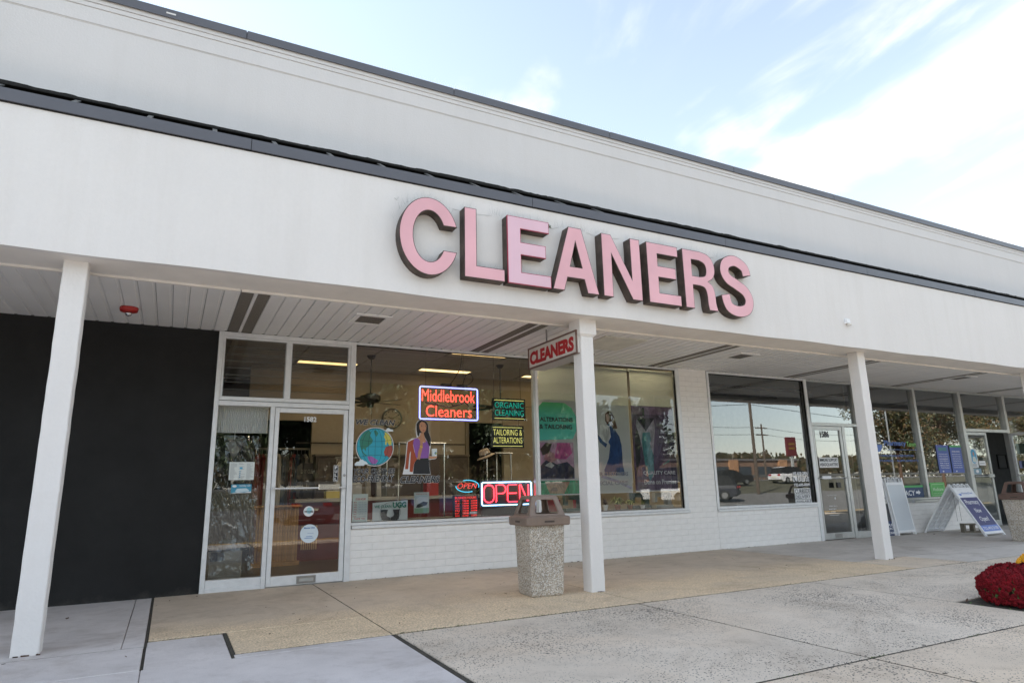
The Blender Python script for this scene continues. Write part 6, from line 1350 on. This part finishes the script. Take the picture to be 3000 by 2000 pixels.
# ================================================================ 1586 AND PHARMACY ROOMS
t = thing('red_pull_station', (12.55, 3.55, 2.0), 'small dark red alarm box high on the grey room wall', 'alarm'); a_ = dp(12.63, 2.95, 2.0); MB().cbox(a_[0] - .07, a_[0] + .07, 1.96, 2.0, a_[1] - .09, a_[1] + .09).build('alarm_box', flat((.25, .02, .02)), t); MB().tube([(a_[0], 1.98, a_[1]), (a_[0], 1.98, 3.3)], .01, 5).build('conduit', 'steel', t); MB().cbox(a_[0] - .03, a_[0] + .03, 1.94, 1.96, a_[1] - .03, a_[1] + .03).build('alarm_lens', 'hdpe', t)
for k, y in enumerate((.9, 1.9)):
    t = thing('ceiling_pipe', (11, y, 3.2), 'dark pipe under the ceiling of unit 1586, %s the window' % ('nearer' if k == 0 else 'farther from'), 'pipe'); MB().tube([(9.0, y, 3.18), (13.2, y + .1, 3.18)], .035, 8).build('pipe_run', 'dark', t); 
    for x in (9.8, 11.2, 12.6): MB().tube([(x, y + .04, 3.18), (x, y + .04, 3.3)], .01, 5).build('pipe_hanger', 'steel', t)
t = thing('picture_frame', (21.4, 2.4, 1.6), 'black picture frame on the wall inside the open pharmacy door', 'picture'); q = [dp(18.55, 1.72, 2.4), dp(18.98, 1.36, 2.4)]; x0, z1 = q[0]; x1, z0 = q[1]
for a in ((x0, x1, z1 - .03, z1), (x0, x1, z0, z0 + .03), (x0, x0 + .03, z0, z1), (x1 - .03, x1, z0, z1)): MB().box(a[0], a[1], 2.36, 2.385, a[2], a[3]).build('frame_bar', 'blackp', t)
MB().box(x0, x1, 2.385, 2.39, z0, z1).build('picture_sheet', flat((.16, .16, .165)), t)
t = thing('partition_wall', (21, 2.5, 0), 'dark grey partition wall inside the pharmacy', 'wall'); MB().box(19.4, 25.5, 2.4, 2.5, .01, 3.3).build('wall_panel', 'darkwall', t)
t = thing('pharmacy_rack', (20.4, 2.1, 0), 'dark display rack with shelves inside the open pharmacy door', 'shelf'); 
for k in range(6): MB().box(19.7, 20.7, 1.95, 2.3, .2 + k * .17, .22 + k * .17).build('shelf', 'blackp', t)
for a in (19.7, 20.68): MB().box(a, a + .02, 1.95, 2.3, .01, 1.25).build('shelf_side', 'blackp', t)

# ================================================================ ACROSS THE PARKING LOT (seen mirrored in the glass)
def car(x, y, rz, col, label, kind='suv', L_=4.6, W=1.85, H=1.66, z=-.13):
    t = thing('parked_car', (x, y, z), label, 'car', 'cars parked across the lot', rz); c = plain('car_paint_%s' % label.split()[0], col, .6, 0)
    s_ = L_ / 4.6; h = H / 1.66
    low = [(-2.28, .42), (-2.25, .78), (-2.1, .98), (2.05, .98 if kind == 'suv' else .93), (2.2, .85), (2.3, .60), (2.28, .35), (1.9, .24), (-2.0, .24)]
    m = MB(); n = len(low)
    for w_, zz in ((W / 2 - .06, 0), (W / 2, .0)): pass
    vs = [(a * s_, -W / 2 + (.05 if b > .9 else 0), b * h) for a, b in low] + [(a * s_, W / 2 - (.05 if b > .9 else 0), b * h) for a, b in low]
    m.add(vs, [tuple(range(n)), tuple(range(n, 2 * n))[::-1]] + [(i, i + n, (i + 1) % n + n, (i + 1) % n) for i in range(n)]); m.build('body', c, t, True)
    cab = [(-2.1, .975), (-1.75, 1.60), (-1.2, 1.66), (.35, 1.62), (1.15, .975)] if kind == 'suv' else [(-1.55, .925), (-1.0, 1.38), (-.5, 1.44), (.35, 1.40), (1.15, .925)]
    k = len(cab); vs = [(a * s_, -(W / 2 - .08 - (.14 if b > 1.1 else 0)), b * h) for a, b in cab] + [(a * s_, (W / 2 - .08 - (.14 if b > 1.1 else 0)), b * h) for a, b in cab]
    m = MB().add(vs, [tuple(range(k)), tuple(range(k, 2 * k))[::-1]] + [(i, i + k, (i + 1) % k + k, (i + 1) % k) for i in range(k - 1)]); m.build('windows', flat((.008, .009, .01), .8, 'car_glass'), t, True)
    m = MB().add([(cab[1][0] * s_, -W / 2 + .20, cab[1][1] * h + .01), (cab[3][0] * s_, -W / 2 + .20, cab[3][1] * h + .01), (cab[3][0] * s_, W / 2 - .20, cab[3][1] * h + .01), (cab[1][0] * s_, W / 2 - .20, cab[1][1] * h + .01), (cab[2][0] * s_, -W / 2 + .24, cab[2][1] * h + .03), (cab[2][0] * s_, W / 2 - .24, cab[2][1] * h + .03)], [(0, 4, 5, 3), (4, 1, 2, 5)]); m.build('roof', c, t, True)
    for a in (-1.42, 1.42):
        for b in (-1, 1):
            T = Matrix.Translation((a * s_, b * (W / 2 - .09), .33)) @ Matrix.Rotation(R(90), 4, 'X'); wh = MB().lathe((0, 0, -.11), [(.30, 0), (.33, .02), (.33, .20), (.30, .22)], 20, T).build('wheel', 'rubber', t, True); MB().lathe((0, 0, -.115), [(.20, 0), (.20, .23)], 14, T).build('rim', 'steel', wh, True)
    for b in (-1, 1): MB().box(-2.30 * s_, -2.24 * s_, b * (W / 2 - .28) - .16, b * (W / 2 - .28) + .16, .80 * h, .94 * h).build('taillight', flat((.30, .01, .01)), t, True); MB().box(2.26 * s_, 2.31 * s_, b * (W / 2 - .30) - .16, b * (W / 2 - .30) + .16, .62 * h, .74 * h).build('headlight', 'chrome', t, True)
    MB().box(-2.31 * s_, -2.28 * s_, -.26, .26, .60 * h, .72 * h).build('number_plate', flat((.6, .6, .45)), t, True)
    return t
car(33.0, -25.5, R(-128), (.010, .012, .02), 'black SUV parked nearest the tinted window reflection', z=.0); car(28.6, -24.5, R(-112), (.75, .75, .76), 'white sedan parked beside the black SUV', 'sedan', 4.6, 1.8, 1.5, z=.0)
car(11.0, -20.5, R(90), (.03, .05, .12), 'navy SUV parked opposite the cleaners door'); car(5.2, -20.6, R(-90), (.05, .06, .08), 'slate sedan parked opposite the cleaners door', 'sedan', 4.6, 1.8, 1.5)
car(48, -38, R(5), (.02, .02, .02), 'charcoal car passing far off on the road', 'sedan', z=.9); car(58, -39, R(5), (.55, .55, .56), 'silver car passing far off on the road', z=.95); car(41, -37.5, R(5), (.06, .06, .065), 'gunmetal SUV passing far off on the road', z=.88)
rail_ = thing('guard_rail', (55, -43, 1.2), 'steel guard rail along the far road', 'guard rail')
for k in range(30): MB().box(10 + k * 3 - .06, 10 + k * 3 + .06, -43.0, -42.9, 1.2, 1.9).build('rail_post', 'steel', rail_)
MB().box(8, 100, -42.9, -42.84, 1.62, 1.92).build('rail_beam', 'brace', rail_)
def upole(x, y, h, z0, label, arms=2):
    t = thing('utility_pole', (x, y, z0), label, 'utility pole', 'poles along the far road'); MB().tube([(0, 0, 0), (0, 0, h)], .14, 8, r2=.10).build('shaft', plain('pole_wood', (.09, .07, .055), .9) if 'pole_wood' not in bpy.data.materials else bpy.data.materials['pole_wood'], t, True)
    for k in range(arms): MB().box(-1.1, 1.1, -.06, .06, h - .6 - k * .9, h - .48 - k * .9).build('cross_arm', bpy.data.materials['pole_wood'], t, True)
    for k in range(4): MB().lathe((-.9 + k * .6, 0, h - .48), [(.04, 0), (.05, .08), (.03, .14)], 8).build('insulator', 'whitepot', t, True)
    return t
upole(42.0, -29, 9.4, 0.0, 'tall wooden pole nearest the road edge', 0); upole(69, -52, 7.2, 1.4, 'wooden utility pole with cross arms beyond the road'); upole(100, -58, 7.4, 1.5, 'utility pole farthest along the road'); upole(40, -50, 8.0, 1.4, 'utility pole beyond the road, left of the others')
t = thing('street_lamp', (52, -24, .2), 'bent arm street lamp beside the autumn tree', 'street lamp'); MB().tube([(0, 0, 0), (0, 0, 6.4), (-.3, 0, 6.9), (-1.6, 0, 7.0)], .07, 8).build('lamp_post', 'steel', t, True); MB().cbox(-2.1, -1.5, -.12, .12, 6.92, 7.05).build('lamp_head', 'alumgrey', t, True)
for i, (p, q, sg_) in enumerate((((-20, -30, 8.2), (42, -29, 8.8), 1.0), ((42, -29, 8.8), (110, -30, 8.6), 1.2), ((-20, -30, 7.0), (42, -29, 7.4), 1.0), ((42, -29, 7.4), (110, -30, 7.2), 1.2), ((40, -50, 9.0), (69, -52, 8.2), .6), ((69, -52, 8.2), (100, -58, 8.4), .6), ((69, -52, 7.3), (100, -58, 7.5), .6), ((40, -50, 8.0), (69, -52, 7.3), .6))):
    p, q = Vector(p), Vector(q); pts = [p.lerp(q, k / 16) - Vector((0, 0, sg_ * 4 * (k / 16) * (1 - k / 16))) for k in range(17)]
    tag(MB().tube(pts, .022, 4, False).build('overhead_wire', 'blackp'), 'overhead wire ' + ('left span, upper', 'right span, upper', 'left span, lower', 'right span, lower', 'beyond the road, first', 'beyond the road, second', 'beyond the road, second lower', 'beyond the road, first lower')[i], 'wire', 'overhead wires along the road')
t = thing('far_store', (62, -56, 1.5), 'low brown store building beyond the road', 'building'); BR = flat((.22, .14, .10)); MB().box(46, 80, -62, -56, 1.4, 4.0).build('wall', BR, t); MB().box(45.8, 80.2, -62.2, -55.8, 4.0, 4.25).build('roof', flat((.16, .15, .15)), t)
for k in range(8): MB().box(48 + k * 4, 50.6 + k * 4, -55.98, -55.9, 1.9, 3.2).build('window', flat((.05, .06, .07)), t)
for a in (52.5, 66.5, 76): MB().box(a, a + 1.6, -56.0, -55.7, 1.4, 4.1).build('pier', flat((.40, .22, .12)), t)
t = thing('roadside_sign', (64.5, -44, 1.2), 'maroon roadside pylon sign with yellow lettering', 'sign'); MB().box(-.15, .15, -.1, .1, 0, 2.8).build('sign_post', 'alumgrey', t, True); MB().cbox(-.75, .75, -.15, .15, 2.8, 5.0).build('sign_panel', flat((.11, .015, .02)), t, True)
for i in range(2): MB().box(-.5, .5, .152, .157, 3.6 + i * .5, 3.8 + i * .5).build('yellow_print', flat((.22, .14, .02)), t, True)
t = thing('road_sign', (50, -43.5, 1.2), 'green road sign on a thin post', 'sign'); MB().tube([(0, 0, 0), (0, 0, 3.4)], .04, 6).build('sign_post', 'steel', t, True); MB().box(-.3, .3, .04, .06, 2.0, 3.4).build('sign_panel', flat((.04, .25, .15)), t, True)
def tree(x, y, z, h, r, cols, n, label, seed, trunk=None):
    t = thing('tree', (x, y, z), label, 'tree', 'trees across the lot'); rnd = random.Random(seed); th = h * .40
    MB().tube([(0, 0, 0), (.05, .02, th * .5), (0, 0, th), (.1, 0, h * .75)], .16, 8, r2=.05).build('trunk', 'leafbrown', t, True)
    m = MB(); cl = []
    for k in range(26):
        a = rnd.uniform(0, 6.3); rr = r * rnd.uniform(.1, .9); zz = h * rnd.uniform(.42, .93); e = Vector((cos(a) * rr, sin(a) * rr, zz)); m.tube([(0, 0, th * rnd.uniform(.7, 1.3)), e * .55 + Vector((0, 0, zz * .28)), e], .05, 5, r2=.012); cl.append((e, r * rnd.uniform(.25, .42)))
    m.build('limb', 'leafbrown', t, True)
    m = MB(); 
    for k in range(n):
        c_, q = rnd.choice(cl); d_ = Vector((rnd.gauss(0, 1), rnd.gauss(0, 1), rnd.gauss(0, .8))).normalized() * q * rnd.uniform(.5, 1.05); p = c_ + d_; s_ = rnd.uniform(.10, .20) * (.62 if cols is AU else 1); a = Vector((rnd.gauss(0, 1), rnd.gauss(0, 1), rnd.gauss(0, 1))).normalized(); b = a.orthogonal().normalized(); m.mat(rnd.randrange(len(cols)))
        m.add([p - a * s_, p + b * s_ * .55, p + a * s_, p - b * s_ * .55], [(0, 1, 2, 3)])
    m.build('crown', [flat(c) for c in cols], t, True)
DG = [(.035, .06, .02), (.05, .075, .025), (.025, .045, .02)]; AU = [(.075, .06, .015), (.09, .045, .012), (.035, .045, .014), (.025, .03, .012)]
tree(4.0, -25.5, .1, 6.6, 3.2, DG, 13000, 'green tree opposite the cleaners door', 1); tree(9.8, -26, .2, 7.8, 3.6, DG, 15000, 'taller green tree opposite the neon signs', 2); tree(16.0, -26, .2, 7.2, 3.3, DG, 11000, 'green tree opposite the hanging posters', 3); tree(22.4, -26.5, .2, 7.4, 3.3, DG, 11000, 'green tree opposite the tie poster', 8); tree(28.2, -27, .2, 6.8, 2.6, DG, 8000, 'rightmost green tree before the gap', 9)
tree(56, -26, .3, 8.2, 3.6, AU, 17000, 'autumn tree opposite the pharmacy, left', 4); tree(64, -27, .3, 8.8, 3.8, AU, 17000, 'autumn tree opposite the pharmacy, middle', 5); tree(73, -27, .3, 8.6, 3.8, AU, 15000, 'autumn tree opposite the pharmacy, right', 6); tree(83, -28, .3, 9, 4.2, AU, 15000, 'farthest autumn tree opposite the pharmacy', 7)
m = MB(); rw = random.Random(21)
for k in range(26000):
    x = rw.uniform(-120, 220); y = -rw.uniform(72, 90); hh = 4.2 + 1.8 * mn.noise(Vector((x * .06, 0, 2))) + .8 * mn.noise(Vector((x * .25, 0, 5))); z = 1.6 + hh * rw.random() ** .6; s_ = rw.uniform(.22, .5); a = Vector((rw.gauss(0, 1), rw.gauss(0, .4), rw.gauss(0, 1))).normalized(); b = a.cross(Vector((0, 1, 0))).normalized(); m.mat(rw.randrange(3))
    m.add([Vector((x, y, z)) + a * s_, Vector((x, y, z)) + b * s_, Vector((x, y, z)) - a * s_, Vector((x, y, z)) - b * s_], [(0, 1, 2, 3)])
tag(m.build('distant_woods', [flat((.07, .055, .03)), flat((.045, .05, .02)), flat((.10, .07, .03))]), 'far brown and green tree line along the horizon', 'woods', kind='stuff')
